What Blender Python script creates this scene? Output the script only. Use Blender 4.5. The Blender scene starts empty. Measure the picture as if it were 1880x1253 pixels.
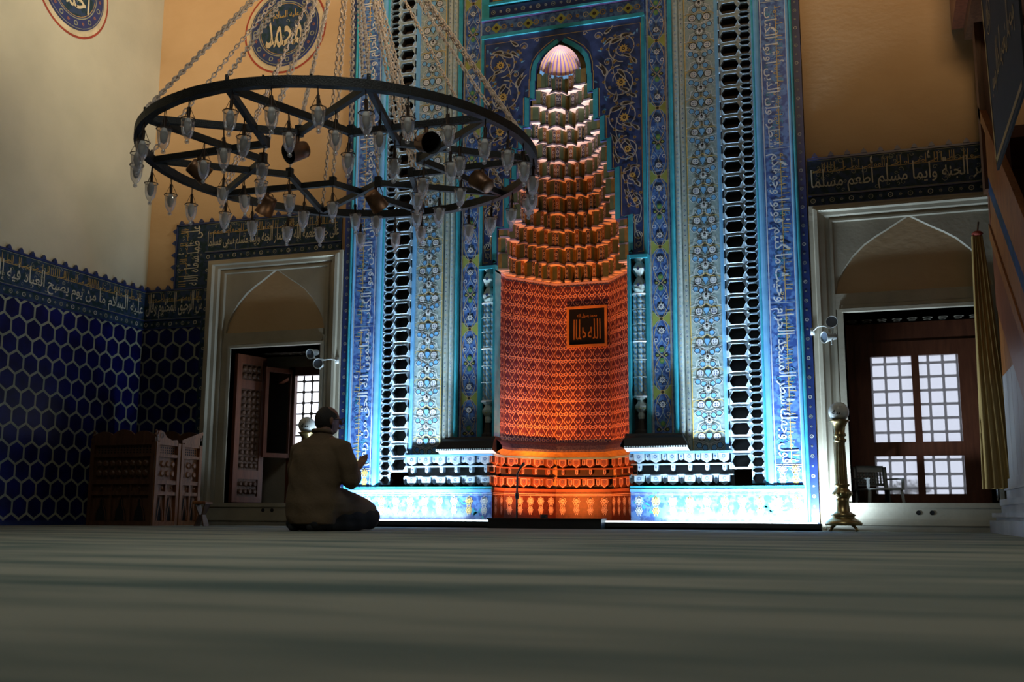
import bpy, math, random
from mathutils import Vector, Matrix
random.seed(7)
PI = math.pi
sin, cos = math.sin, math.cos
scn = bpy.context.scene
COL = scn.collection

# ------------------------------------------------------------------ camera
FPX, PITCH, ROLL, YAW = 1950.0, math.radians(9.3), math.radians(-.30), math.radians(18.95)
CAM = Vector((0, -10, .125))
_f = Vector((-sin(YAW), cos(YAW), 0)); _r = Vector((cos(YAW), sin(YAW), 0)); _u = Vector((0, 0, 1))
FW = _f*cos(PITCH) + _u*sin(PITCH); _u2 = -_f*sin(PITCH) + _u*cos(PITCH)
RT = _r*cos(ROLL) - _u2*sin(ROLL); UP = _u2*cos(ROLL) + _r*sin(ROLL)
cam = bpy.data.cameras.new('camera'); camo = bpy.data.objects.new('camera', cam); COL.objects.link(camo)
cam.sensor_width = 36; cam.lens = FPX/1880*36; cam.clip_start = .05; cam.clip_end = 200
mw = Matrix((RT, UP, -FW)).transposed().to_4x4(); mw.translation = CAM
camo.matrix_world = mw
cam.dof.use_dof = True; cam.dof.focus_distance = 9.0; cam.dof.aperture_fstop = 4.5
scn.camera = camo
def at(px, py, Y=None, X=None, Z=None):
    """the point where the sight line of a photo pixel meets a plane of the room"""
    d = RT*((px-940)/FPX) + UP*((626.5-py)/FPX) + FW
    if X is not None: t = (X-CAM.x)/d.x
    elif Z is not None: t = (Z-CAM.z)/d.z
    else: t = (Y-CAM.y)/d.y
    return CAM + d*t
def topx(P):
    v = Vector(P)-CAM; z = v.dot(FW)
    return 940+FPX*v.dot(RT)/z, 626.5-FPX*v.dot(UP)/z

# ------------------------------------------------------------------ world and lights
scn.view_settings.view_transform = 'Standard'; scn.view_settings.look = 'None'
scn.view_settings.exposure = 0; scn.view_settings.gamma = 1
try: scn.view_settings.use_curve_mapping = False
except Exception: pass
w = bpy.data.worlds.new('daylight'); scn.world = w; w.use_nodes = True
w.node_tree.nodes['Background'].inputs[0].default_value = (.86, .9, 1, 1)
w.node_tree.nodes['Background'].inputs[1].default_value = 2.4
cy = scn.cycles
cy.max_bounces = 6; cy.diffuse_bounces = 3; cy.glossy_bounces = 3; cy.transmission_bounces = 4; cy.transparent_max_bounces = 16
cy.sample_clamp_indirect = 4; cy.caustics_reflective = False; cy.caustics_refractive = False
def look(o, tgt):
    o.rotation_euler = (Vector(tgt)-o.location).to_track_quat('-Z', 'Y').to_euler()
def area(name, loc, tgt, sx, sy, power, color, spread=180):
    l = bpy.data.lights.new(name, 'AREA'); l.shape = 'RECTANGLE'; l.size = sx; l.size_y = sy
    l.energy = power; l.color = color; l.spread = math.radians(spread)
    o = bpy.data.objects.new(name, l); COL.objects.link(o); o.location = loc; look(o, tgt); return o
def spot(name, loc, tgt, power, color, angle, blend=.5, r=.03):
    l = bpy.data.lights.new(name, 'SPOT'); l.energy = power; l.color = color
    l.spot_size = math.radians(angle); l.spot_blend = blend; l.shadow_soft_size = r
    o = bpy.data.objects.new(name, l); COL.objects.link(o); o.location = loc; look(o, tgt); return o
COLD = (.60, .80, 1.0)
area('wall_washer_light_left', (-4.60, -.27, .10), (-4.60, .02, 1.0), 1.2, .05, 40, COLD, 160)
area('wall_washer_light_right', (-1.16, -.27, .10), (-1.16, .02, 1.0), 1.6, .05, 54, COLD, 175)
area('wall_washer_light_end', (-.52, -.27, .10), (-.46, .02, 1.0), .35, .05, 24, COLD, 180)
area('wall_washer_beam_left', (-4.55, -.30, .10), (-4.55, .12, 4.2), 1.0, .05, 17, COLD, 46)
area('wall_washer_beam_right', (-1.3, -.30, .10), (-1.3, .12, 4.2), 1.1, .05, 17, COLD, 46)
spot('niche_light_orange', (-3.12, .10, .17), (-3.14, .62, 1.3), 72, (1, .20, .028), 165, .6, .03)
spot('niche_light_core', (-3.12, .10, .17), (-3.34, .70, 1.25), 150, (1, .24, .03), 48, 1.0, .03)
spot('hood_light_orange', (-2.85, -.30, .16), (-2.93, .45, 3.4), 300, (1, .27, .07), 44, .7, .03)
spot('dome_light', (-2.98, -.42, .16), (-2.94, .12, 4.85), 900, (.92, .90, 1), 17, 1.0, .02)
area('high_windows_right', (4.2, -5.2, 5.2), (-7.9, -2.2, 5.6), 2.2, 2.2, 46, (1, .87, .62), 34)
area('hall_lamps_behind_left', (-3, -11.5, 7.2), (-6.6, 0, 6.5), 2.5, 1.2, 42, (1, .66, .36), 36)
area('hall_lamps_behind_right', (1, -11.5, 7.2), (.7, 0, 6.9), 2.5, 1.2, 36, (1, .66, .36), 36)
area('hall_daylight', (-1, -9.5, 8.3), (-2, -6, 0), 3, 3, 54, (.93, 1, .95), 75)

# ------------------------------------------------------------------ materials
def new_mat(name):
    m = bpy.data.materials.new(name); m.use_nodes = True
    nt = m.node_tree; return m, nt, nt.nodes['Principled BSDF']
def M(name, c, rough=.55, metal=0, c2=None, nscale=8, stretch=(1, 1, 1), bump=0, bscale=None, spec=None, detail=4, lo=.35, hi=.7):
    m, nt, b = new_mat(name)
    b.inputs['Roughness'].default_value = rough; b.inputs['Metallic'].default_value = metal
    if spec is not None: b.inputs['Specular IOR Level'].default_value = spec
    c2 = c2 or tuple(x*.72 for x in c)
    tc = nt.nodes.new('ShaderNodeTexCoord'); mp = nt.nodes.new('ShaderNodeMapping')
    mp.inputs['Scale'].default_value = stretch
    nt.links.new(tc.outputs['Object'], mp.inputs['Vector'])
    n = nt.nodes.new('ShaderNodeTexNoise'); n.inputs['Scale'].default_value = nscale; n.inputs['Detail'].default_value = detail
    nt.links.new(mp.outputs[0], n.inputs['Vector'])
    r = nt.nodes.new('ShaderNodeValToRGB'); nt.links.new(n.outputs['Fac'], r.inputs[0])
    r.color_ramp.elements[0].position = lo; r.color_ramp.elements[1].position = hi
    r.color_ramp.elements[0].color = (*c2, 1); r.color_ramp.elements[1].color = (*c, 1)
    nt.links.new(r.outputs[0], b.inputs['Base Color'])
    if bump:
        n2 = nt.nodes.new('ShaderNodeTexNoise'); n2.inputs['Scale'].default_value = bscale or nscale*4
        nt.links.new(mp.outputs[0], n2.inputs['Vector'])
        bp = nt.nodes.new('ShaderNodeBump'); bp.inputs['Strength'].default_value = bump; bp.inputs['Distance'].default_value = .01
        nt.links.new(n2.outputs['Fac'], bp.inputs['Height']); nt.links.new(bp.outputs[0], b.inputs['Normal'])
    return m
class X:
    """tiny helper: arithmetic on shader sockets"""
    def __init__(s, nt, v): s.nt = nt; s.v = v
    def op(s, o, *a):
        n = s.nt.nodes.new('ShaderNodeMath'); n.operation = o
        for i, q in enumerate((s,)+a):
            q = q.v if isinstance(q, X) else q
            if isinstance(q, (int, float)): n.inputs[i].default_value = q
            else: s.nt.links.new(q, n.inputs[i])
        return X(s.nt, n.outputs[0])
    def __add__(s, o): return s.op('ADD', o)
    def __sub__(s, o): return s.op('SUBTRACT', o)
    def __mul__(s, o): return s.op('MULTIPLY', o)
    def __truediv__(s, o): return s.op('DIVIDE', o)
    def mod(s, o): return s.op('FLOORED_MODULO', o)
    def abs(s): return s.op('ABSOLUTE')
    def lt(s, o): return s.op('LESS_THAN', o)
    def gt(s, o): return s.op('GREATER_THAN', o)
    def max(s, o): return s.op('MAXIMUM', o)
    def min(s, o): return s.op('MINIMUM', o)
    def cos(s): return s.op('COSINE')
    def sqrt(s): return s.op('SQRT')
def uvx(nt, usey=False):
    tc = nt.nodes.new('ShaderNodeTexCoord'); sp = nt.nodes.new('ShaderNodeSeparateXYZ')
    nt.links.new(tc.outputs['UV'], sp.inputs[0]); return X(nt, sp.outputs[0]), X(nt, sp.outputs[1])
def mixcol(nt, fac, a, b):
    n = nt.nodes.new('ShaderNodeMix'); n.data_type = 'RGBA'
    nt.links.new(fac.v, n.inputs[0])
    for i, q in ((6, a), (7, b)):
        if isinstance(q, tuple): n.inputs[i].default_value = (*q, 1)
        else: nt.links.new(q, n.inputs[i])
    return n.outputs[2]
def noise_col(nt, a, b, sc, lo=.4, hi=.65, det=3):
    tc = nt.nodes.new('ShaderNodeTexCoord'); n = nt.nodes.new('ShaderNodeTexNoise')
    n.inputs['Scale'].default_value = sc; n.inputs['Detail'].default_value = det; nt.links.new(tc.outputs['Object'], n.inputs['Vector'])
    r = nt.nodes.new('ShaderNodeValToRGB'); r.color_ramp.elements[0].position = lo; r.color_ramp.elements[1].position = hi
    r.color_ramp.elements[0].color = (*a, 1); r.color_ramp.elements[1].color = (*b, 1)
    nt.links.new(n.outputs['Fac'], r.inputs[0]); return r.outputs[0]
def hex_tiles():
    m, nt, b = new_mat('hexagon_tiles'); u, v = uvx(nt)
    W, H = .195, .175*2
    x = u/W; y = v/H*1.7320508
    ax = x.mod(1.0)-.5; ay = y.mod(1.7320508)-.8660254
    bx = (x-.5).mod(1.0)-.5; by = (y-.8660254).mod(1.7320508)-.8660254
    ax, ay, bx, by = ax.abs(), ay.abs(), bx.abs(), by.abs()
    da = ax.max(ax*.5+ay*.8660254); db = bx.max(bx*.5+by*.8660254)
    g = da.min(db).gt(.438)
    sel = da.lt(db)
    col = mixcol(nt, g, noise_col(nt, (.004, .005, .06), (.007, .010, .13), 5), noise_col(nt, (.30, .33, .24), (.42, .42, .30), 6))
    nt.links.new(col, b.inputs['Base Color']); b.inputs['Roughness'].default_value = .35
    b.inputs['Specular IOR Level'].default_value = .3
    return m
def niche_tiles():
    m, nt, b = new_mat('niche_ogee_tiles'); u, v = uvx(nt)
    x = (u/.108).mod(1.0)-.5; y = (v/.142).mod(1.0)
    xa = x.abs(); tw = y*(2*PI)
    wave = (xa - (tw.cos()*.17+.27)).abs().lt(.032)
    def ring(cx, cy_, r, w, asp=.76):
        d = ((xa-cx)*(xa-cx) + ((y-cy_)/asp)*((y-cy_)/asp)).sqrt()
        return (d-r).abs().lt(w), d.lt(r*.45)
    r1, d1 = ring(.22, .5, .15, .035); r2, d2 = ring(0, .95, .17, .03); r3, d3 = ring(.5, .45, .12, .03)
    lines = wave.max(r1).max(r2).max(r3)
    dots = d1.max(d3)
    joint = (v/.445).mod(1.0).lt(.012)
    base = noise_col(nt, (.07, .022, .05), (.17, .06, .09), 14)  # blue glaze given a reddish ground, orange lamplight put into the colour
    c1 = mixcol(nt, dots.max(d2), base, (.16, .10, .26))
    c2 = mixcol(nt, lines.max(joint), c1, (.90, .52, .34))  # pale lines tinted orange with the same painted lamplight
    nt.links.new(c2, b.inputs['Base Color']); b.inputs['Roughness'].default_value = .42
    return m
def carpet():
    m, nt, b = new_mat('mosque_carpet')
    tc = nt.nodes.new('ShaderNodeTexCoord'); mp = nt.nodes.new('ShaderNodeMapping'); mp.inputs['Scale'].default_value = (.35, 1.6, 1)
    nt.links.new(tc.outputs['Object'], mp.inputs['Vector'])
    n = nt.nodes.new('ShaderNodeTexNoise'); n.inputs['Scale'].default_value = 2.2; n.inputs['Detail'].default_value = 6
    nt.links.new(mp.outputs[0], n.inputs['Vector'])
    r = nt.nodes.new('ShaderNodeValToRGB'); r.color_ramp.elements[0].position = .36; r.color_ramp.elements[1].position = .58
    r.color_ramp.elements[0].color = (.085, .115, .10, 1); r.color_ramp.elements[1].color = (.25, .245, .195, 1)
    nt.links.new(n.outputs['Fac'], r.inputs[0]); nt.links.new(r.outputs[0], b.inputs['Base Color'])
    n2 = nt.nodes.new('ShaderNodeTexNoise'); n2.inputs['Scale'].default_value = 160; nt.links.new(tc.outputs['Object'], n2.inputs['Vector'])
    bp = nt.nodes.new('ShaderNodeBump'); bp.inputs['Strength'].default_value = .5; bp.inputs['Distance'].default_value = .006
    nt.links.new(n2.outputs['Fac'], bp.inputs['Height']); nt.links.new(bp.outputs[0], b.inputs['Normal'])
    b.inputs['Roughness'].default_value = .9; b.inputs['Specular IOR Level'].default_value = .2
    return m
def glass(name, tint, amount=.0, gloss=.12):
    m = bpy.data.materials.new(name); m.use_nodes = True; nt = m.node_tree; nt.nodes.clear()
    o = nt.nodes.new('ShaderNodeOutputMaterial'); t = nt.nodes.new('ShaderNodeBsdfTransparent'); t.inputs[0].default_value = (*tint, 1)
    g = nt.nodes.new('ShaderNodeBsdfGlossy'); g.inputs['Roughness'].default_value = .06; g.inputs['Color'].default_value = (1, 1, 1, 1)
    lw = nt.nodes.new('ShaderNodeLayerWeight'); lw.inputs[0].default_value = .35
    ml = nt.nodes.new('ShaderNodeMath'); ml.operation = 'MULTIPLY_ADD'; nt.links.new(lw.outputs['Facing'], ml.inputs[0]); ml.inputs[1].default_value = .75; ml.inputs[2].default_value = gloss*.4
    mx = nt.nodes.new('ShaderNodeMixShader'); nt.links.new(ml.outputs[0], mx.inputs[0]); nt.links.new(t.outputs[0], mx.inputs[1]); nt.links.new(g.outputs[0], mx.inputs[2])
    last = mx
    if amount:
        tr = nt.nodes.new('ShaderNodeBsdfTranslucent'); tr.inputs[0].default_value = (.95, .95, 1, 1)
        m2 = nt.nodes.new('ShaderNodeMixShader'); m2.inputs[0].default_value = amount
        nt.links.new(mx.outputs[0], m2.inputs[1]); nt.links.new(tr.outputs[0], m2.inputs[2]); last = m2
    nt.links.new(last.outputs[0], o.inputs[0]); return m
def frosted(name):
    m = bpy.data.materials.new(name); m.use_nodes = True; nt = m.node_tree; nt.nodes.clear()
    o = nt.nodes.new('ShaderNodeOutputMaterial'); t = nt.nodes.new('ShaderNodeBsdfRefraction'); t.inputs['Color'].default_value = (.36, .37, .40, 1); t.inputs['Roughness'].default_value = .30; t.inputs['IOR'].default_value = 1.12
    tr = nt.nodes.new('ShaderNodeBsdfTranslucent'); tr.inputs[0].default_value = (.5, .5, .52, 1); m2 = nt.nodes.new('ShaderNodeMixShader'); m2.inputs[0].default_value = .25
    nt.links.new(t.outputs[0], m2.inputs[1]); nt.links.new(tr.outputs[0], m2.inputs[2]); nt.links.new(m2.outputs[0], o.inputs[0]); return m
def emit(name, c, s):
    m = bpy.data.materials.new(name); m.use_nodes = True; nt = m.node_tree; nt.nodes.clear()
    o = nt.nodes.new('ShaderNodeOutputMaterial'); e = nt.nodes.new('ShaderNodeEmission'); e.inputs[0].default_value = (*c, 1); e.inputs[1].default_value = s
    nt.links.new(e.outputs[0], o.inputs[0]); return m
MT = dict(
 cream=M('cream_plaster', (.52, .49, .38), .9, c2=(.43, .41, .32), nscale=1.2, bump=.25, bscale=25),
 tan=M('tan_plaster', (.62, .45, .27), .9, c2=(.52, .36, .20), nscale=1.5, bump=.3, bscale=18, stretch=(.6, .6, 1)),  # same plaster as cream, warm lamplight put into the colour
 stone=M('grey_marble', (.48, .43, .33), .6, c2=(.36, .32, .24), nscale=2.5, bump=.15, bscale=30, detail=7),
 stone_dk=M('worn_marble', (.40, .37, .30), .65, c2=(.30, .27, .21), nscale=3, bump=.2, detail=7),  # same hue as the grey marble, slightly darker
 marble=M('pulpit_marble', (.38, .36, .35), .45, c2=(.24, .22, .22), nscale=3, detail=8, stretch=(1, 1, .25)),
 hexa=hex_tiles(), niche=niche_tiles(), carpet=carpet(),
 bandblue=M('dark_blue_glaze', (.030, .055, .12), .5, spec=.15, c2=(.018, .042, .055), nscale=16, lo=.42, hi=.56),
 scriptwhite=M('script_white', (.62, .60, .50), .5),
 gold=M('gold_ochre_glaze', (.50, .34, .10), .45),
 motif=M('dim_motif', (.30, .32, .24), .5),
 blue=M('cobalt_scroll_tile', (.13, .27, .60), .3, c2=(.05, .11, .36), nscale=22, lo=.44, hi=.56),
 midblue=M('blue_glaze', (.065, .11, .31), .3, c2=(.04, .07, .20), nscale=12),
 navy=M('navy_glaze', (.02, .04, .16), .35),
 cyan=M('turquoise_glaze', (.07, .46, .55), .25, c2=(.04, .34, .44), nscale=9),
 sky=M('light_blue_glaze', (.22, .52, .82), .3, c2=(.16, .42, .74), nscale=9),
 white=M('white_glaze', (.84, .86, .86), .35),
 offw=M('pearl_glaze', (.62, .66, .62), .4, c2=(.40, .50, .46), nscale=30),
 green=M('green_glaze', (.16, .42, .14), .35, c2=(.10, .28, .12), nscale=20),
 lime=M('yellow_green_glaze', (.45, .50, .12), .4),
 yellow=M('yellow_glaze', (.85, .58, .16), .4),
 dark=M('dark_relief', (.05, .038, .03), .7),
 black=M('black_glaze', (.012, .012, .014), .5),
 geobase=M('geometric_relief_ground', (.44, .52, .46), .45, c2=(.26, .36, .38), nscale=40),
 muq=M('cell_glaze', (.50, .60, .66), .4, c2=(.30, .42, .52), nscale=30),
 celldark=M('cell_panel', (.13, .12, .16), .4, c2=(.06, .06, .10), nscale=60, lo=.45, hi=.55),
 cellolive=M('cell_olive', (.36, .28, .08), .45, c2=(.24, .17, .06), nscale=20),
 cellgreen=M('cell_green', (.14, .22, .12), .45),
 cellred=M('cell_brown', (.34, .14, .08), .45), dadored=M('dado_brown', (.13, .035, .02), .45, c2=(.07, .02, .015), nscale=30),
 under=M('cell_underside', (.86, .72, .60), .5),
 lilac=M('lilac_edge', (.66, .60, .82), .4),
 domegold=M('dome_gold', (.74, .50, .26), .4, c2=(.62, .40, .20), nscale=6),
 domeline=M('dome_violet', (.30, .20, .60), .4),
 red=M('oxblood_ring', (.36, .055, .03), .8),
 pcream=M('roundel_cream', (.66, .56, .38), .8),
 iron=M('black_iron', (.016, .016, .015), .55, metal=.3, nscale=30, bump=.3),
 chain=M('brass_chain', (1.0, .82, .68), .4, metal=.25, c2=(.9, .7, .55)),  # near-white albedo stands in for floodlight on the chains
 wire=M('lamp_wire', (.045, .025, .015), .5, metal=.4),
 copper=M('copper_can', (.26, .13, .065), .42, metal=.75, c2=(.14, .075, .045), nscale=14),
 canin=M('can_inside', (.006, .006, .006), .8),
 brass=M('old_brass', (.46, .34, .14), .3, metal=.9, c2=(.28, .20, .09), nscale=10),
 globe=M('opal_glass', (.80, .80, .72), .3),
 frost=M('frosted_bulb', (.66, .62, .56), .5),
 wood=M('carved_walnut', (.13, .055, .022), .5, c2=(.07, .028, .012), nscale=5, stretch=(6, 6, .8), bump=.2),
 woodl=M('honey_walnut', (.30, .105, .024), .5, c2=(.17, .055, .012), nscale=5, stretch=(6, 6, .8), bump=.2),
 woodr=M('red_brown_frame', (.20, .065, .03), .4, c2=(.13, .04, .02), nscale=5, stretch=(6, 6, .8)),
 paint=M('white_enamel', (.72, .74, .70), .35),
 lens=M('lamp_lens', (.20, .24, .32), .12, spec=.8),
 rubber=M('black_metal', (.015, .017, .018), .5),
 curt=M('ochre_velvet', (.42, .28, .09), .85, c2=(.26, .16, .05), nscale=3, stretch=(5, 5, .4)),
 banner=M('black_banner_cloth', (.012, .012, .012), .9),
 bandg=M('banner_gold', (.32, .20, .06), .6),
 plast=M('white_plastic', (.50, .50, .46), .45),
 shrub=M('shrub_leaf', (.05, .07, .03), .7),
 jacket=M('brown_jacket_cloth', (.135, .085, .042), .85, c2=(.10, .064, .032), nscale=4, bump=.25, bscale=60),
 trouser=M('black_trousers', (.012, .012, .013), .85),
 skin=M('skin', (.25, .12, .07), .5, c2=(.20, .09, .05), nscale=9),
 hair=M('dark_hair', (.018, .014, .012), .6, nscale=60, stretch=(1, 1, .3), bump=.6),
 pic=M('picture_ground', (.010, .012, .012), .3),
 picgold=M('picture_gold', (.42, .22, .05), .4, metal=.2),
 frame=M('orange_wood_frame', (.62, .30, .08), .45),
 winglass=frosted('pressed_window_glass'), mirrorglass=glass('casement_glass', (.5, .52, .54), .12, 1.3),
 lampglass=glass('lamp_glass', (.92, .92, .92), .20, .12),
 lens_clear=glass('spectacle_lens', (.95, .95, .95), 0, .02), led=emit('led_strip', (.72, .88, 1), 9),
 orangeled=emit('orange_lamp', (1, .25, .05), 12),
)
def wall_tiles_mat(): return MT['hexa']

# ------------------------------------------------------------------ mesh builder
class MB:
    def __init__(s): s.v = []; s.f = []; s.m = []; s.uv = {}; s.mats = []
    def mi(s, mat):
        mat = MT[mat] if isinstance(mat, str) else mat
        if mat not in s.mats: s.mats.append(mat)
        return s.mats.index(mat)
    def poly(s, pts, mat, uv=None):
        b = len(s.v); s.v += [tuple(p) for p in pts]; s.f.append(tuple(range(b, b+len(pts)))); s.m.append(s.mi(mat))
        if uv: s.uv[len(s.f)-1] = uv
    def box(s, a, b, mat, skip=''):
        x0, y0, z0 = [min(a[i], b[i]) for i in range(3)]; x1, y1, z1 = [max(a[i], b[i]) for i in range(3)]
        q = [(x0, y0, z0), (x1, y0, z0), (x1, y1, z0), (x0, y1, z0), (x0, y0, z1), (x1, y0, z1), (x1, y1, z1), (x0, y1, z1)]
        n = len(s.v); s.v += q; k = s.mi(mat)
        for nm, f in (('b', (0, 3, 2, 1)), ('t', (4, 5, 6, 7)), ('f', (0, 1, 5, 4)), ('r', (1, 2, 6, 5)), ('k', (2, 3, 7, 6)), ('l', (3, 0, 4, 7))):
            if nm in skip: continue
            s.f.append(tuple(n+i for i in f)); s.m.append(k)
    def grid(s, rows, mat, closed=False):
        n = len(s.v); nr, nc = len(rows), len(rows[0]); k = s.mi(mat) if not callable(mat) else None
        for r in rows: s.v += [tuple(p) for p in r]
        for i in range(nr-1):
            for j in range(nc if closed else nc-1):
                j2 = (j+1) % nc
                s.f.append((n+i*nc+j, n+i*nc+j2, n+(i+1)*nc+j2, n+(i+1)*nc+j)); s.m.append(k if k is not None else s.mi(mat(i, j)))
    def tube(s, pts, r, mat, n=8, closed=False, cap=True):
        pts = [Vector(p) for p in pts]; L = len(pts); rows = []
        rr = r if isinstance(r, (list, tuple)) else [r]*L
        up = Vector((0, 0, 1)); prev = None
        for i, p in enumerate(pts):
            a = pts[(i-1) % L] if (closed or i > 0) else p; b = pts[(i+1) % L] if (closed or i < L-1) else p
            d = (b-a); d = d.normalized() if d.length > 1e-9 else Vector((0, 0, 1))
            if prev is None:
                x = d.cross(up); x = x if x.length > .05 else d.cross(Vector((1, 0, 0)))
            else: x = prev - d*prev.dot(d)
            x = x.normalized() if x.length > 1e-6 else d.orthogonal().normalized(); prev = x; y = d.cross(x)
            rows.append([p + (x*cos(2*PI*k/n) + y*sin(2*PI*k/n))*rr[i] for k in range(n)])
        if closed: rows.append(rows[0])
        s.grid(rows, mat, True)
        if cap and not closed: s.poly(rows[0][::-1], mat); s.poly(rows[-1], mat)
    def lathe(s, prof, c, mat, n=20, axis=None, a0=0, a1=2*PI):
        c = Vector(c); ax = Vector(axis).normalized() if axis else Vector((0, 0, 1))
        x = ax.orthogonal().normalized() if axis else Vector((1, 0, 0)); y = ax.cross(x)
        full = abs(a1-a0-2*PI) < 1e-6; nn = n if full else n+1
        s.grid([[c + ax*z + (x*cos(a0+(a1-a0)*k/n)+y*sin(a0+(a1-a0)*k/n))*r for k in range(nn)] for r, z in prof], mat, full)
    def bar(s, a, b, w, h, mat):
        """rectangular bar from a to b, w wide, h high"""
        a, b = Vector(a), Vector(b); d = (b-a).normalized(); x = d.cross(Vector((0, 0, 1)))
        x = (x.normalized() if x.length > .01 else Vector((1, 0, 0))); y = x.cross(d)
        R = [[p+x*sx*w/2+y*sy*h/2 for sx, sy in ((-1, -1), (1, -1), (1, 1), (-1, 1))] for p in (a, b)]
        s.grid(R, mat, True); s.poly(R[0][::-1], mat); s.poly(R[1], mat)
    # --- flat ornament on a surface given by F(a, b, h)
    def ribbon(s, F, pts, w, mat, h=.003, closed=False, taper=False):
        L = len(pts); rows = []
        for i, (a, b) in enumerate(pts):
            p = pts[(i-1) % L] if (closed or i > 0) else pts[i]; q = pts[(i+1) % L] if (closed or i < L-1) else pts[i]
            dx, dy = q[0]-p[0], q[1]-p[1]; l = math.hypot(dx, dy) or 1; nx, ny = -dy/l, dx/l
            ww = w/2*(1 if not taper else max(.12, sin(PI*min(1, (i+.5)/L))))
            rows.append([F(a+nx*ww, b+ny*ww, h), F(a-nx*ww, b-ny*ww, h)])
        if closed: rows.append(rows[0])
        s.grid(rows, mat)
    def ring(s, F, a, b, r, w, mat, h=.003, n=12, asp=1):
        s.ribbon(F, [(a+r*cos(2*PI*k/n), b+r*asp*sin(2*PI*k/n)) for k in range(n)], w, mat, h, True)
    def disk(s, F, a, b, r, mat, h=.003, n=10, asp=1, rot=0):
        s.poly([F(a+r*cos(2*PI*k/n+rot), b+r*asp*sin(2*PI*k/n+rot), h) for k in range(n)], mat)
    def rect(s, F, a0, a1, b0, b1, mat, h=0, uv=False):
        s.poly([F(a0, b0, h), F(a1, b0, h), F(a1, b1, h), F(a0, b1, h)], mat, [(a0, b0), (a1, b0), (a1, b1), (a0, b1)] if uv else None)
    def slab(s, F, a0, a1, b0, b1, mat, h0, h1):
        """raised strip between heights h0 (surface) and h1"""
        P = [F(a0, b0, h0), F(a1, b0, h0), F(a1, b1, h0), F(a0, b1, h0)]; Q = [F(a0, b0, h1), F(a1, b0, h1), F(a1, b1, h1), F(a0, b1, h1)]
        s.grid([P, Q], mat, True); s.poly(Q, mat)
    def flower(s, F, a, b, r, mat, core='dark', n=8, h=.003):
        pts = []
        for k in range(n*2):
            rr = r if k % 2 == 0 else r*.62
            pts.append(F(a+rr*cos(PI*k/n), b+rr*sin(PI*k/n), h))
        s.poly(pts, mat); s.disk(F, a, b, r*.34, core, h+.001, 8); s.disk(F, a, b, r*.14, mat, h+.002, 6)
    def leaf(s, F, a, b, ang, L, W, mat, core=None, h=.004, bend=.3):
        left, right = [], []
        for i in range(8):
            t = i/7; w_ = W*sin(PI*t**.7)*.5; x = L*t; y = bend*L*t*t
            left.append((x, y+w_)); right.append((x, y-w_))
        q = left+right[::-1]; ca, sa = cos(ang), sin(ang)
        s.poly([F(a+x*ca-y*sa, b+x*sa+y*ca, h) for x, y in q], mat)
        if core:
            q = [(L*.12+x*.72, y*.55+bend*L*.12) for x, y in q]
            s.poly([F(a+x*ca-y*sa, b+x*sa+y*ca, h+.001) for x, y in q], core)
    def build(s, name, parent=None, smooth=False, loc=None):
        me = bpy.data.meshes.new(name); vs = s.v
        if loc is not None: vs = [(a-loc[0], b-loc[1], c-loc[2]) for a, b, c in vs]
        me.from_pydata(vs, [], s.f)
        for mt in s.mats: me.materials.append(mt)
        me.polygons.foreach_set('material_index', s.m)
        if smooth: me.polygons.foreach_set('use_smooth', [True]*len(s.f))
        if s.uv:
            ul = me.uv_layers.new(name='UVMap')
            for fi, uv in s.uv.items():
                for li, t in zip(me.polygons[fi].loop_indices, uv): ul.data[li].uv = t
        me.update()
        o = bpy.data.objects.new(name, me); COL.objects.link(o)
        if loc is not None: o.location = loc
        if parent is not None: o.parent = parent
        return o
def tag(o, label=None, cat=None, group=None, kind=None):
    for k, v in (('label', label), ('category', cat), ('group', group), ('kind', kind)):
        if v: o[k] = v
    return o
def thing(name, label, cat, loc=(0, 0, 0), rz=0, group=None):
    o = bpy.data.objects.new(name, None); COL.objects.link(o); o.empty_display_size = .1
    o.location = loc; o.rotation_euler = (0, 0, rz); return tag(o, label, cat, group)
def structure(o): o['kind'] = 'structure'; return o
def wallF(Y, cx=0): return lambda a, b, h: (cx+a, Y-h, b)

# ------------------------------------------------------------------ Arabic script
_AR = {}
for ch, base, n in (('ا', 0xFE8D, 2), ('ب', 0xFE8F, 4), ('ة', 0xFE93, 2), ('ت', 0xFE95, 4), ('ث', 0xFE99, 4), ('ج', 0xFE9D, 4), ('ح', 0xFEA1, 4), ('خ', 0xFEA5, 4),
    ('د', 0xFEA9, 2), ('ذ', 0xFEAB, 2), ('ر', 0xFEAD, 2), ('ز', 0xFEAF, 2), ('س', 0xFEB1, 4), ('ش', 0xFEB5, 4), ('ص', 0xFEB9, 4), ('ض', 0xFEBD, 4), ('ط', 0xFEC1, 4), ('ظ', 0xFEC5, 4),
    ('ع', 0xFEC9, 4), ('غ', 0xFECD, 4), ('ف', 0xFED1, 4), ('ق', 0xFED5, 4), ('ك', 0xFED9, 4), ('ل', 0xFEDD, 4), ('م', 0xFEE1, 4), ('ن', 0xFEE5, 4), ('ه', 0xFEE9, 4), ('و', 0xFEED, 2),
    ('ى', 0xFEEF, 2), ('ي', 0xFEF1, 4), ('أ', 0xFE83, 2), ('إ', 0xFE87, 2), ('ئ', 0xFE89, 4), ('ء', 0xFE80, 1)): _AR[ch] = (base, n)
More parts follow.
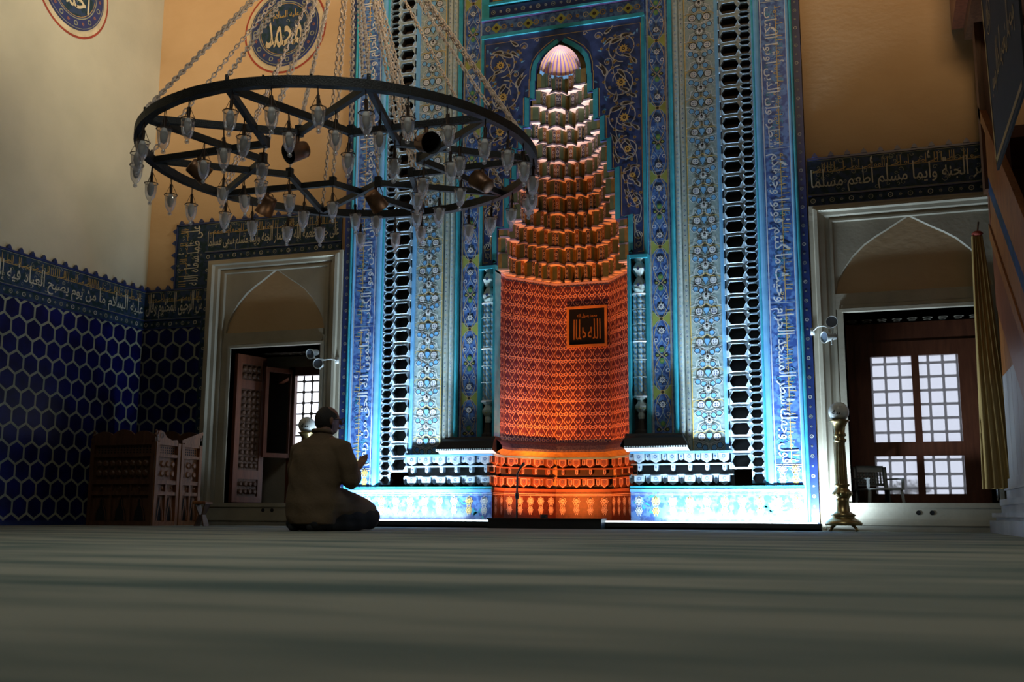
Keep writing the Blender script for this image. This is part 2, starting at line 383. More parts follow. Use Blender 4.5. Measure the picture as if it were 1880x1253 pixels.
def shape(t):
    out = []; prev = False; i = 0
    while i < len(t):
        c = t[i]
        if c not in _AR: out.append(c); prev = False; i += 1; continue
        b, n = _AR[c]; nx = t[i+1] if i+1 < len(t) else ' '
        if c == 'ل' and nx in 'اأإ':
            out.append(chr({'ا': 0xFEFB, 'أ': 0xFEF7, 'إ': 0xFEF9}[nx]+(1 if prev else 0))); prev = False; i += 2; continue
        join = nx in _AR and nx != 'ء' and n == 4
        out.append(chr(b+((3 if prev else 2) if join else (1 if prev and n > 1 else 0)))); prev = join; i += 1
    return ''.join(out[::-1])
_cache = {}
def text_mesh(t):
    if t not in _cache:
        cu = bpy.data.curves.new('script', 'FONT'); cu.body = shape(t); cu.resolution_u = 2; cu.offset = .010
        o = bpy.data.objects.new('script', cu); COL.objects.link(o); bpy.context.view_layer.update()
        me = o.evaluated_get(bpy.context.evaluated_depsgraph_get()).to_mesh()
        _cache[t] = ([(v.co.x, v.co.y) for v in me.vertices], [tuple(p.vertices) for p in me.polygons])
        bpy.data.objects.remove(o); bpy.data.curves.remove(cu)
    return _cache[t]
def script(mb, F, t, a0, a1, b0, b1, mat, h=.004, tall=True, both=None):
    V, P = text_mesh(t)
    if not V: return
    xs = [v[0] for v in V]; k = .42
    f = (lambda y: y if y < k else k+(y-k)*2.3) if tall else (lambda y: y)
    ys = [f(v[1]) for v in V]; x0, x1, y0, y1 = min(xs), max(xs), min(ys), max(ys)
    n = len(mb.v); mi = mb.mi(mat)
    for (x, _), y in zip(V, ys): mb.v.append(tuple(F(a0+(x-x0)/(x1-x0)*(a1-a0), b0+(y-y0)/(y1-y0)*(b1-b0), h)))
    for p in P: mb.f.append(tuple(n+i for i in p)); mb.m.append(mi)

# ------------------------------------------------------------------ room shell
LX, RX, FY, CZ = -7.93, 4.6, -14.0, 9.2      # left wall, right wall, rear wall, ceiling
m = MB(); m.poly([(LX-.3, FY-.3, 0), (RX+.3, FY-.3, 0), (RX+.3, 1.3, 0), (LX-.3, 1.3, 0)], 'carpet'); structure(m.build('floor'))
m = MB(); m.box((LX-.3, FY-.3, CZ), (RX+.3, 1.3, CZ+.2), 'cream'); structure(m.build('ceiling'))
m = MB(); m.box((LX-.3, FY, 0), (LX, 1.2, CZ), 'cream'); structure(m.build('wall_left'))
m = MB(); m.box((RX, FY, 0), (RX+.3, 1.2, CZ), 'cream'); structure(m.build('wall_right'))
m = MB(); m.box((LX-.3, FY-.3, 0), (RX+.3, FY, CZ), 'cream'); structure(m.build('wall_rear'))
WL = (-6.72, -5.60, .235, 1.93); WR = (-.235, .97, .245, 1.965)   # the two window openings
Y0, YB = .03, .98
m = MB()
for x0, x1, z0, z1 in ((LX, WL[0], 0, CZ), (WL[0], WL[1], 0, WL[2]), (WL[0], WL[1], WL[3], CZ), (WL[1], -5.35, 0, CZ), (-5.35, -.51, 6.7, CZ),
                       (-.51, WR[0], 0, CZ), (WR[0], WR[1], 0, WR[2]), (WR[0], WR[1], WR[3], CZ), (WR[1], RX, 0, CZ)):
    m.box((x0, Y0, z0), (x1, YB, z1), 'tan')
m.box((-5.35, .93, 0), (-.51, YB, 6.7), 'tan')
structure(m.build('wall_back'))

# tiled dado of hexagons and its inscription band
def side(a, b, h): return (LX+h, a, b)           # a runs along +Y, the wall at X = LX
back = wallF(Y0-.01)
def dado(name, F, a0, a1, b0, b1):
    m = MB(); m.slab(F, a0, a1, b0, b1, 'navy', -.01, .006)
    m.rect(F, a0, a1, b0, b1, 'hexa', .008, True)
    m.slab(F, a0, a1, 0, .045, 'navy', 0, .03); return structure(m.build(name))
dado('trim_1', side, -4.6, 0.0, .045, 2.2)
dado('trim_2', back, LX, -7.10, .045, 2.2)
def rosettes(m, F, a0, a1, b0, b1, per=.10, mat='motif', mat2='scriptwhite', vert=False, h=.006):
    L = (b1-b0) if vert else (a1-a0); n = max(1, int(round(L/per))); W = (a1-a0) if vert else (b1-b0)
    for i in range(n):
        t = (i+.5)/n
        a = (a0+a1)/2 if vert else a0+(a1-a0)*t; b = b0+(b1-b0)*t if vert else (b0+b1)/2
        if i % 2 == 0: m.ring(F, a, b, W*.24, W*.09, mat2 if i % 4 == 0 else mat, h, 8); m.disk(F, a, b, W*.07, mat, h, 6)
        else: m.flower(F, a, b, W*.20, mat, 'navy', 5, h)
def crest(m, F, a0, a1, b, per=.155, vert=0):
    n = int(abs(a1-a0)/per)
    for i in range(n+1):
        a = a0+(a1-a0)*(i+.5)/(n+1)
        q = [(-.028, 0), (.028, 0), (.020, .022), (0, .046), (-.020, .022)]
        P = [F(a+x, b+y, .02) if not vert else F(b+vert*y, a+x, .02) for x, y in q]; Q = [F(a+x, b+y, -.01) if not vert else F(b+vert*y, a+x, -.01) for x, y in q]
        m.poly(P, 'navy'); m.grid([P, Q], 'navy', True)
def frame_lines(m, F, a0, a1, b0, b1, w, mat, h=.006):
    m.ribbon(F, [(a0, b0), (a1, b0), (a1, b1), (a0, b1)], w, mat, h, True)
def gold_scroll(m, F, a0, a1, b0, b1, h=.004, vert=False, seed=1):
    """row of upright gold strokes and small loops: the fine second line of writing"""
    r = random.Random(seed); a = a0; 
    while a < a1-.03:
        s_ = r.random(); P = lambda x, y: F(x, y, h)
        if s_ < .55: m.ribbon(F, [(a, b0), (a, b1)], .007, 'gold', h); a += r.uniform(.016, .035)
        elif s_ < .8: m.ribbon(F, [(a, b0), (a+.05, b0+.01), (a+.07, b0+.03)], .008, 'gold', h); a += .05
        else: m.ring(F, a+.012, b0+.014, .011, .006, 'gold', h, 7); a += .035
def vines(m, F, a0, a1, b0, b1, n, mat, h=.002, seed=3):
    r = random.Random(seed)
    for _ in range(n):
        a, b, R = r.uniform(a0+.04, a1-.04), r.uniform(b0+.03, b1-.03), r.uniform(.016, .03); s0 = r.uniform(0, 6)
        m.ribbon(F, [(a+R*(1-k/14)*cos(s0+k*.55), b+R*(1-k/14)*sin(s0+k*.55)) for k in range(11)], .005, mat, h)
def inscription(name, F, a0, a1, b0, b1, text, top=True, crest_on=True, seed=1, gold_text=None, ends=False, strip=.11):
    m = MB(); m.slab(F, a0, a1, b0, b1, 'bandblue', -.01, .0)
    c0 = b0+strip; 
    m.slab(F, a0, a1, b1-.02, b1, 'navy', 0, .012); m.slab(F, a0, a1, c0-.012, c0, 'navy', 0, .012); m.slab(F, a0, a1, b0, b0+.012, 'navy', 0, .012)
    rosettes(m, F, a0, a1, b0+.012, c0-.012, .085)
    for bb in (c0+.006, b1-.028): m.ribbon(F, [(a0, bb), (a1, bb)], .005, 'motif', .004)
    vines(m, F, a0, a1, c0, b1, int((a1-a0)*38), 'motif', .002, seed)
    h = b1-c0
    gold_scroll(m, F, a0+.05, a1-.05, c0+h*.62, c0+h*.86, .003, seed=seed)
    m.ribbon(F, [(a0+.05, c0+h*.60), (a1-.05, c0+h*.60)], .006, 'gold', .0032)
    script(m, F, text, a0+.03, a1-.03, c0+.012, b1-.035, 'scriptwhite', .006)
    if crest_on: crest(m, F, a0, a1, b1)
    return structure(m.build(name))
BF = wallF(.0)
inscription('trim_3', lambda a, b, h: (LX+.014+h, a, b), -4.6, 0, 2.20, 2.66, 'عليه السلام ما من يوم يصبح العباد فيه إلا ملكان ينزلان فيقول أحدهما اللهم أعط منفقا', seed=2)
inscription('trim_4', wallF(.012), LX, -7.10, 2.20, 2.66, 'من الرحيق المختوم وقال', seed=4, crest_on=False)
inscription('trim_5', BF, -7.13, -5.40, 2.945, 3.41, 'على جوع أطعمه الله من ثمار الجنة وأيما مسلم سقى مسلما', seed=5)
inscription('trim_6', BF, -.50, 1.55, 2.985, 3.46, 'الله من خضر الجنة وأيما مسلم أطعم مسلما', seed=6)
m = MB(); m.slab(BF, -7.53, -7.13, 2.66, 3.41, 'bandblue', -.01, 0)                     # upright part left of the window
def rotL(cx, z1): return lambda a, b, h: BF(cx-b, z1+a, h)     # letters point left, the line runs down
script(m, rotL(-7.17, 2.68), 'على ظمأ سقاه الله', 0, .70, 0, .32, 'scriptwhite', .006)
gold_scroll(m, rotL(-7.17, 2.68), 0, .7, .2, .30, .003, seed=9)
vines(m, BF, -7.53, -7.13, 2.66, 3.41, 22, 'motif', .002, 8)
m.slab(BF, -7.53, -7.51, 2.66, 3.41, 'navy', 0, .012); m.slab(BF, -7.53, -7.13, 3.39, 3.41, 'navy', 0, .012)
crest(m, BF, 2.70, 3.40, -7.53, vert=-1); crest(m, BF, -7.53, -7.13, 3.41)
for i in range(3): crest(m, wallF(.012), -7.9+i*.14, -7.88+i*.14, 2.66)
structure(m.build('trim_7'))
m = MB(); m.slab(BF, -7.14, -7.055, 0.05, 2.95, 'bandblue', -.02, .004); rosettes(m, BF, -7.125, -7.06, .1, 2.9, .11, vert=True, h=.008)
structure(m.build('trim_8'))

# ------------------------------------------------------------------ window surrounds
def nested(m, x0, x1, z1, steps, mat, zb=0, tz=.75):
    """stepped stone frame: list of (inset, y_front)"""
    for (i0, y0), (i1, y1) in zip(steps, steps[1:]):
        a0, a1, b1 = x0+i0, x1-i0, z1-i0*tz; c0, c1, d1 = x0+i1, x1-i1, z1-i1*tz
        m.poly([(a0, y0, zb), (a0, y0, b1), (c0, y1, d1), (c0, y1, zb)], mat)
        m.poly([(a0, y0, b1), (a1, y0, b1), (c1, y1, d1), (c0, y1, d1)], mat)
        m.poly([(a1, y0, b1), (a1, y0, zb), (c1, y1, zb), (c1, y1, d1)], mat)
AP = [(1, -.02), (.99, .12), (.955, .25), (.86, .40), (.75, .54), (.59, .68), (.44, .77), (.28, .85), (.125, .935), (0, 1)]
def arch(cx, hw, zs, zp):
    return [(cx-x*hw, zs+(zp-zs)*t) for x, t in AP]+[(cx+x*hw, zs+(zp-zs)*t) for x, t in AP[::-1][1:]]
def window_surround(name, x0, x1, z1, op, acx, ahw, zs, zp):
    root = thing(name, None, None); structure(root)
    m = MB()
    st = [(0, .0), (0, -.05), (.035, -.05), (.045, -.075), (.075, -.08), (.09, -.045), (.13, -.04), (.145, .0), (.17, .005), (.18, -.012), (.20, -.012), (.21, .012)]
    sc = min(1, (op[0]-x0-.02)/.21); st = [(a*sc, b) for a, b in st]
    nested(m, x0, x1, z1, st, 'stone')
    xi0, xi1, zi = x0+.21*sc, x1-.21*sc, z1-.21*sc*.75; y = .012
    A = arch(acx, ahw, zs, zp)
    # spandrels left and right of the arch, and the recessed blind panel
    top = zi
    for (ax, az), (bx, bz) in zip(A, A[1:]): m.poly([(ax, y, az), (bx, y, bz), (bx, y, max(top, bz)), (ax, y, max(top, az))], 'stone')
    m.poly([(xi0, y, 0), (A[0][0], y, 0), (A[0][0], y, top), (xi0, y, top)], 'stone')
    m.poly([(A[-1][0], y, 0), (xi1, y, 0), (xi1, y, top), (A[-1][0], y, top)], 'stone')
    yb = .09
    m.grid([[(ax, y, az) for ax, az in A], [(ax+(acx-ax)*.06, yb, az-(.05 if abs(ax-acx) < ahw*.98 else 0)) for ax, az in A]], 'stone')
    B = [(ax+(acx-ax)*.06, az-.05) for ax, az in A]
    m.poly([(ax, yb, az) for ax, az in B]+[(B[-1][0], yb, op[3]), (B[0][0], yb, op[3])], 'stone_dk')
    for ax in (acx-.20, acx+.22): m.box((ax-.003, yb-.004, zs+.05), (ax+.003, yb+.01, zp-.22), 'stone')
    # lintel moulding and jambs of the opening
    m.box((A[0][0], -.01, op[3]+.03), (A[-1][0], .1, zs+.06), 'stone')
    for k, (dz, dy) in enumerate(((0, -.035), (.035, -.02), (.07, -.012))): m.box((op[0]-.01, dy, op[3]+dz), (op[1]+.01, .1, op[3]+dz+.03), 'stone')
    for xa, xb in ((xi0, op[0]), (op[1], xi1)):
        if xb > xa: m.box((xa, -.008, 0), (xb, .1, op[3]+.1), 'stone')
    for s_, xa in ((1, op[0]), (-1, op[1])): m.box((xa-s_*.035, -.022, op[2]), (xa-s_*.0, .1, op[3]+.03), 'stone')
    # sill with its two small round holes
    m.box((x0+.02, -.045, 0), (x1-.02, .1, .05), 'stone_dk'); m.box((x0+.04, -.06, .05), (x1-.04, .1, .10), 'stone')
    m.box((x0+.07, -.03, .10), (x1-.07, .1, op[2]-.04), 'stone'); m.box((x0+.07, -.045, op[2]-.04), (x1-.07, .1, op[2]), 'stone')
    hx = (op[0]+op[1])/2
    for dx in (-.055, .055): m.lathe([(.0, 0), (.020, 0), (.020, -.003)], (hx+dx, -.032, .16), 'black', 12, axis=(0, 1, 0))
    # reveals of the alcove
    a, b, c, d = op; yk = .97
    m.poly([(a, .05, c), (a, yk, c), (a, yk, d), (a, .05, d)], 'stone'); m.poly([(b, .05, c), (b, yk, c), (b, yk, d), (b, .05, d)], 'stone')
    m.poly([(a, .05, d), (b, .05, d), (b, yk, d), (a, yk, d)], 'stone'); m.poly([(a, .05, c), (b, .05, c), (b, yk, c), (a, yk, c)], 'stone')
    # carved low relief on the alcove ceiling
    F = lambda p, q, h: (p, q, d-h)
    for k in range(9):
        x = a+(b-a)*(k+.5)/9; m.ring(F, x, .45, .04, .012, 'stone', .006, 8); m.ring(F, x, .55, .03, .01, 'stone', .006, 6)
    m.build('stone_surround', root); return root
win1 = window_surround('window_1', -7.05, -5.352, 2.94, WL, -6.20, .62, 2.04, 2.80)
win2 = window_surround('window_2', -.50, 1.26, 2.98, WR, .368, .67, 2.08, 2.84)
def lattice(parent, x0, x1, z0, z1, y, nx, nz, r=.010):
    m = MB()
    for i in range(nx+1):
        x = x0+(x1-x0)*i/nx; m.tube([(x, y, z0), (x, y, z1)], r, 'rubber', 6)
        for j in range(nz+1):
            z = z0+(z1-z0)*j/nz; m.lathe([(0, -.022), (.016, -.016), (.022, 0), (.016, .016), (0, .022)], (x, y, z), 'rubber', 8)
    for j in range(nz+1):
        z = z0+(z1-z0)*j/nz; m.tube([(x0, y, z), (x1, y, z)], r, 'rubber', 6)
    return m.build('iron_lattice', parent, True)
lattice(win1, -6.60, -5.62, .26, 1.80, 1.02, 9, 12); lattice(win2, -.28, 1.02, .26, 1.72, .86, 10, 11, .014)
def leaf_frame(name, parent, M4, w, z0, z1, panes, mat, t=.045, glassmat='winglass', fw=.06):
    """casement leaf: local x along the width, y thickness; panes = list of (x0,x1,z0,z1)"""
    m = MB(); xs = sorted({0, w, *[p[0] for p in panes], *[p[1] for p in panes]}); zs = sorted({z0, z1, *[p[2] for p in panes], *[p[3] for p in panes]})
    for i in range(len(xs)-1):
        for j in range(len(zs)-1):
            cx, cz = (xs[i]+xs[i+1])/2, (zs[j]+zs[j+1])/2
            if any(p[0] < cx < p[1] and p[2] < cz < p[3] for p in panes): continue
            m.box((xs[i], -t/2, zs[j]), (xs[i+1], t/2, zs[j+1]), mat)
    m.v = [tuple(M4 @ Vector(v)) for v in m.v]; o = m.build(name, parent)
    for p in panes:
        g = MB(); g.poly([M4 @ Vector(q) for q in ((p[0], 0, p[2]), (p[1], 0, p[2]), (p[1], 0, p[3]), (p[0], 0, p[3]))], glassmat); g.build('glass_pane', o)
    return o
def place(x, y, rz): return Matrix.Translation((x, y, 0)) @ Matrix.Rotation(rz, 4, 'Z')
# right window: fixed frame of two columns, four panes
leaf_frame('window_frame', win2, place(-.16, .70, 0), 1.08, .25, 1.78, [(.135, .505, .82, 1.64), (.57, .917, .82, 1.64), (.135, .505, .335, .69), (.57, .917, .335, .69)], 'woodr', .07)
m = MB(); m.box((WR[0], .68, 1.78), (WR[1], .72, WR[3]), 'woodr'); m.box((WR[0], .68, WR[2]), (-.16, .72, 1.78), 'woodr'); m.box((.92, .68, WR[2]), (WR[1], .72, 1.78), 'woodr'); m.build('window_casing', win2)
# left window: frame, open glazed leaf, carved shutter folded along the reveal
m = MB()
for a, b in (((-6.41, .72, .235), (-6.33, .78, 1.80)), ((-6.41, .72, 1.70), (-5.6, .78, 1.80)), ((-6.72, .72, 1.80), (-5.6, .78, 1.93))): m.box(a, b, 'woodr' if b[2] < 1.9 else 'stone_dk')
m.box((-6.72, .72, .235), (-6.41, .78, 1.80), 'stone'); m.build('window_frame', win1)
leaf_frame('casement', win1, place(-6.37, .74, math.radians(246)), .38, .75, 1.77, [(.045, .335, .80, 1.72)], 'woodr', .04, 'mirrorglass')
def carved(m, F, a0, a1, b0, b1, mat, seed=0, cell=.075):
    """low relief of interlaced polygons"""
    na, nb = max(1, round((a1-a0)/cell)), max(1, round((b1-b0)/cell))
    for i in range(na):
        for j in range(nb):
            a = a0+(a1-a0)*(i+.5)/na; b = b0+(b1-b0)*(j+.5)/nb; r = cell*.42
            n = 6 if (i+j) % 2 else 8
            P = [F(a+r*cos(2*PI*k/n+.3), b+r*sin(2*PI*k/n+.3), .002) for k in range(n)]; Q = [F(a+r*.62*cos(2*PI*k/n+.3), b+r*.62*sin(2*PI*k/n+.3), .014) for k in range(n)]
            m.grid([P, Q], mat, True); m.poly(Q, mat)
def shutter():
    m4 = place(-6.69, .06, math.radians(76)); w = .44
    m = MB(); F0 = lambda a, b, h: tuple(m4 @ Vector((a, -.025-h, b)))
    panes = [(.07, w-.07, .31, .50), (.07, w-.07, .60, 1.50), (.07, w-.07, 1.60, 1.78)]
    o = leaf_frame('shutter', win1, m4, w, .245, 1.88, panes, 'woodr', .05, 'wood'); 
    c = MB()
    for p in panes:
        c.rect(F0, p[0], p[1], p[2], p[3], 'wood', -.012); carved(c, F0, p[0]+.01, p[1]-.01, p[2]+.01, p[3]-.01, 'wood')
    c.build('carved_panel', o)
    k = MB(); k.tube([F0(w-.02, .98, 0), F0(w-.02, .98, .04), F0(w-.02, 1.08, .04), F0(w-.02, 1.08, 0)], .008, 'rubber', 6); k.build('handle', o)
    for ch in list(o.children):
        if ch.name.startswith('glass_pane'): bpy.data.objects.remove(ch)
shutter()

# ------------------------------------------------------------------ the mihrab
CX = -2.93
mih = thing('mihrab', 'tall prayer niche of blue and white glazed tile, its recess lit orange', 'prayer niche', (CX, 0, 0))
def mb_build(m, name, parent=mih, smooth=False):
    o = m.build(name, None, smooth); o.data.transform(Matrix.Translation((-CX, 0, 0))) if True else 0
    o.parent = parent; return o
def PB(m, name, parent=mih, smooth=False):
    o = m.build(name, parent, smooth)
    if parent is mih: o.data.transform(Matrix.Translation((-CX, 0, 0)))
    else: o.data.transform(Matrix.Translation((-CX, 0, 0)))
    return o
TOP = 6.7
def MF(Y): return wallF(Y, CX)
def moulding(m, F, a0, a1, b0, b1, mat, h, vert=True):
    """half-round glazed moulding"""
    n = 5
    if vert:
        c, r = (a0+a1)/2, (a1-a0)/2; m.grid([[F(c-r*cos(PI*k/n), b, h*sin(PI*k/n)) for k in range(n+1)] for b in (b0, b1)], mat)
        m.poly([F(c-r*cos(PI*k/n), b0, h*sin(PI*k/n)) for k in range(n+1)], mat)
    else:
        c, r = (b0+b1)/2, (b1-b0)/2; m.grid([[F(a, c-r*cos(PI*k/n), h*sin(PI*k/n)) for k in range(n+1)] for a in (a0, a1)], mat)
def star_motif(m, F, a, b, mat, r=.042, h=.004):
    """interlaced knot: a big eight-armed star over a smaller one, with an open eye"""
    for cb, R in ((b+.052, r), (b-.038, r*.82)):
        for k in range(8):
            t = PI*k/4; x, y = a+cos(t)*R*.72, cb+sin(t)*R*.72; q = R*.27
            m.ribbon(F, [(x+q*cos(t), y+q*sin(t)), (x-q*sin(t), y+q*cos(t)), (x-q*cos(t), y-q*sin(t)), (x+q*sin(t), y-q*cos(t))], .0075, mat, h, True)
        m.ring(F, a, cb, R*.36, .009, mat, h+.001, 10)
    for sx in (-1, 1): m.ribbon(F, [(a, b+.10), (a+sx*.012, b+.075), (a, b+.055), (a-sx*.02, b+.01), (a-sx*.012, b-.02), (a+sx*.018, b-.06), (a+sx*.01, b-.088)], .008, mat, h)
def star_band(m, F, a0, a1, b0, b1, per=.165, gold='yellow', whitem='white', start=0):
    n = max(1, round((a1-a0)/per)); c = (b0+b1)/2-.008
    for i in range(n):
        a = a0+(a1-a0)*(i+.5)/n; star_motif(m, F, a, c, whitem if (i+start) % 2 == 0 else gold)
    r = random.Random(int(abs(a0)*100))
    for i in range(int((a1-a0)*26)):
        a, b = r.uniform(a0+.02, a1-.02), r.uniform(b0+.03, b1-.03); s_ = r.uniform(0, 6)
        m.leaf(F, a, b, s_, .05, .022, 'cyan', None, .002, .5)
    for bb in (b1-.012, b1-.028): m.ribbon(F, [(a0, bb), (a1, bb)], .006, whitem, .003)

# --- outer frame with its great inscription
for s in (-1, 1):
    m = MB(); F = MF(-.02)
    A = lambda u0, u1: (min(s*u0, s*u1), max(s*u0, s*u1))
    a0, a1 = A(2.30, 2.415); m.slab(MF(.03), a0, a1, .04, TOP, 'navy', -.0, .05)
    rosettes(m, MF(-.02), *A(2.345, 2.405), .08, TOP, .09, vert=True, h=.002)
    moulding(m, F, *A(2.315, 2.345), .05, TOP, 'cyan', .02); moulding(m, F, *A(2.285, 2.312), .05, TOP, 'sky', .014)
    m.slab(MF(.03), *A(2.0, 2.30), .36, TOP, 'blue', 0, .04)
    F2 = MF(-.01)
    for u in (2.282, 2.045): m.ribbon(F2, [(s*u, .38), (s*u, TOP)], .008, 'white', .003)
    # letters point away from the niche; up the right side, down the left
    z = .62
    txt = ('فول وجهك شطر المسجد الحرام', 'وحيث ما كنتم فولوا وجوهكم', 'شطره وإن الذين أوتوا الكتاب', 'ليعلمون أنه الحق من ربهم')
    RT_ = (lambda zz: (lambda a, b, h: F2(-2.055-b, zz+1.42-(1.42-a), h))) if s < 0 else (lambda zz: (lambda a, b, h: F2(2.055+b, zz+1.42-a, h)))
    for q in range(4):
        G = RT_(z+q*1.5); t = txt[q if s > 0 else 3-q]
        script(m, G, t, 0, 1.44, 0, .205, 'white', .006)
        r = random.Random(q+s); a = .02
        for _ in range(34):
            k = r.random(); bb = r.uniform(.10, .15); 
            if k < .6: m.ribbon(G, [(a, bb), (a+r.uniform(-.01, .01), bb+.06)], .007, 'yellow', .0035)
            else: m.ring(G, a, bb, .012, .006, 'yellow', .0035, 7)
            a += .042
        m.ribbon(G, [(0, .135), (1.44, .135)], .007, 'yellow', .003)
        vines(m, G, 0, 1.44, 0, .22, 34, 'sky', .002, q+20)
        vines(m, G, 0, 1.44, 0, .22, 20, 'cyan', .0025, q+40)
        m.ribbon(F2, [(s*2.05, z+q*1.5-.03), (s*2.28, z+q*1.5-.03)], .006, 'offw', .004)
    moulding(m, MF(.0), *A(1.975, 2.035), .36, TOP, 'sky', .02); moulding(m, MF(.01), *A(1.955, 1.98), .36, TOP, 'cyan', .014)
    m.slab(MF(.12), *A(1.95, 2.0), .36, TOP, 'sky', 0, .115)
    star_band(m, MF(-.01), *A(2.05, 2.28), .40, .60, .12)
    PB(m, 'inscription_border')
for s in (-1, 1):                                                       # bottom band of star knots
    m = MB(); F = MF(-.02); a0, a1 = (-2.30, -.70) if s < 0 else (.70, 2.30)
    m.slab(MF(.03), a0, a1, .0, .36, 'blue', 0, .05)
    star_band(m, F, a0, a1, .085, .345, .165, start=0 if s > 0 else 1)
    m.slab(F, a0, a1, .345, .372, 'sky', 0, .022); m.slab(F, a0, a1, .372, .40, 'cyan', -.03, .014)
    m.slab(F, a0-.1*(s < 0), a1+.1*(s > 0), .035, .075, 'navy', 0, .05); m.slab(F, a0-.1*(s < 0), a1+.1*(s > 0), 0, .035, 'stone', 0, .10)
    PB(m, 'star_knot_band')

# --- stalactite borders: hexagonal cells hollowed into the frame
def hexcell(m, F, a0, a1, b0, b1, hw, hh, depth, matf='muq', matc='dark', tip=.25):
    """rectangular face with a hexagonal hole and a recess behind it"""
    ca, cb = (a0+a1)/2, (b0+b1)/2
    H = [(ca-hw, cb), (ca-hw*(1-tip), cb+hh), (ca+hw*(1-tip), cb+hh), (ca+hw, cb), (ca+hw*(1-tip), cb-hh), (ca-hw*(1-tip), cb-hh)]
    R = [(a0, cb), (a0, b1), (a1, b1), (a1, cb), (a1, b0), (a0, b0)]
    for k in range(6):
        j = (k+1) % 6; m.poly([F(*R[k], 0), F(*H[k], 0.012), F(*H[j], 0.012), F(*R[j], 0)], matf)
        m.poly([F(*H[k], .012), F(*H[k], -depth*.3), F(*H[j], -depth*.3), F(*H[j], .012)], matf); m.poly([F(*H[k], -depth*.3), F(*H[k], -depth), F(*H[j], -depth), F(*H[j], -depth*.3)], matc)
    m.poly([F(*p, -depth) for p in H], matc)  # shade inside the recess put into its dark colour
for s in (-1, 1):
    m = MB(); F = MF(.02); per = .149; z = .72; n = int((TOP-z)/per)
    for i in range(-2, n):
        b = z+i*per
        def cell(u0, u1, b0, b1, hw, hh, d, tip): hexcell(m, F, min(s*u0, s*u1), max(s*u0, s*u1), b0, b1, hw, hh, d, tip=tip)
        cell(1.95, 1.83, b, b+per*.62, .057, per*.28, .09, .42); cell(1.95, 1.83, b+per*.62, b+per, .055, per*.15, .06, .42)
        if i >= -1:
            cell(1.83, 1.645, b-per*.12, b+per*.88, .089, per*.38, .12, .34)
            m.slab(F, min(s*1.645, s*1.63), max(s*1.645, s*1.63), b-per*.12, b+per*.30, 'muq', 0, .02); m.slab(F, min(s*1.645, s*1.63), max(s*1.645, s*1.63), b+per*.30, b+per*.88, 'navy', -.05, -.03)
    m.slab(MF(.05), min(s*1.595, s*1.632), max(s*1.595, s*1.632), .70, TOP, 'sky', -.03, .03)
    PB(m, 'stalactite_border')
def bottom_cells(m, F, a0, a1, d=1.0, W='muq'):
    """three rows of pendants and niches; F(a,b,h)"""
    per = .155; n = max(1, round((a1-a0)/per)); p = (a1-a0)/n
    m.rect(F, a0, a1, .395, .72, 'dark', -.10*d)  # dark back plane, shade between the pendants painted in
    for i in range(n):
        a = a0+p*i; c = a+p/2
        def pend(c, hw, bt, bb, mat, h0, h1, tip):
            P = [(c-hw, bt), (c+hw, bt), (c+hw, bb+tip), (c, bb), (c-hw, bb+tip)]
            A = [F(x, y, h1) for x, y in P]; B = [F(x, y, h0) for x, y in P]; m.grid([B, A], mat, True); m.poly(A, mat)
            m.ribbon(F, [(c-hw*.7, bt-.006), (c+hw*.7, bt-.006), (c+hw*.7, bb+tip), (c, bb+.008), (c-hw*.7, bb+tip)], .005, 'white', h1+.002, True)
            m.ring(F, c, (bt+bb+tip)/2, hw*.3, .005, 'midblue', h1+.002, 7)
        pend(c, p*.30, .705, .615, W, -.10*d, .010, .03); pend(a, p*.13, .705, .64, W, -.10*d, -.02, .01)
        pend(c+p*.0, p*.10, .60, .54, W, -.10*d, -.015, .012)
        pend(c, p*.30, .50, .405, W, -.10*d, .0, .035); pend(a, p*.14, .50, .42, W, -.10*d, -.03, .025)
        m.slab(F, a, a+p, .598, .612, W, -.10*d, -.005); m.slab(F, a, a+p, .50, .512, W, -.10*d, -.01)
    m.slab(F, a0, a1, .705, .725, 'sky', -.10*d, .01)
for s in (-1, 1): m = MB(); bottom_cells(m, MF(.0), *((-1.66, -.70) if s < 0 else (.70, 1.66))); PB(m, 'stalactite_dado')

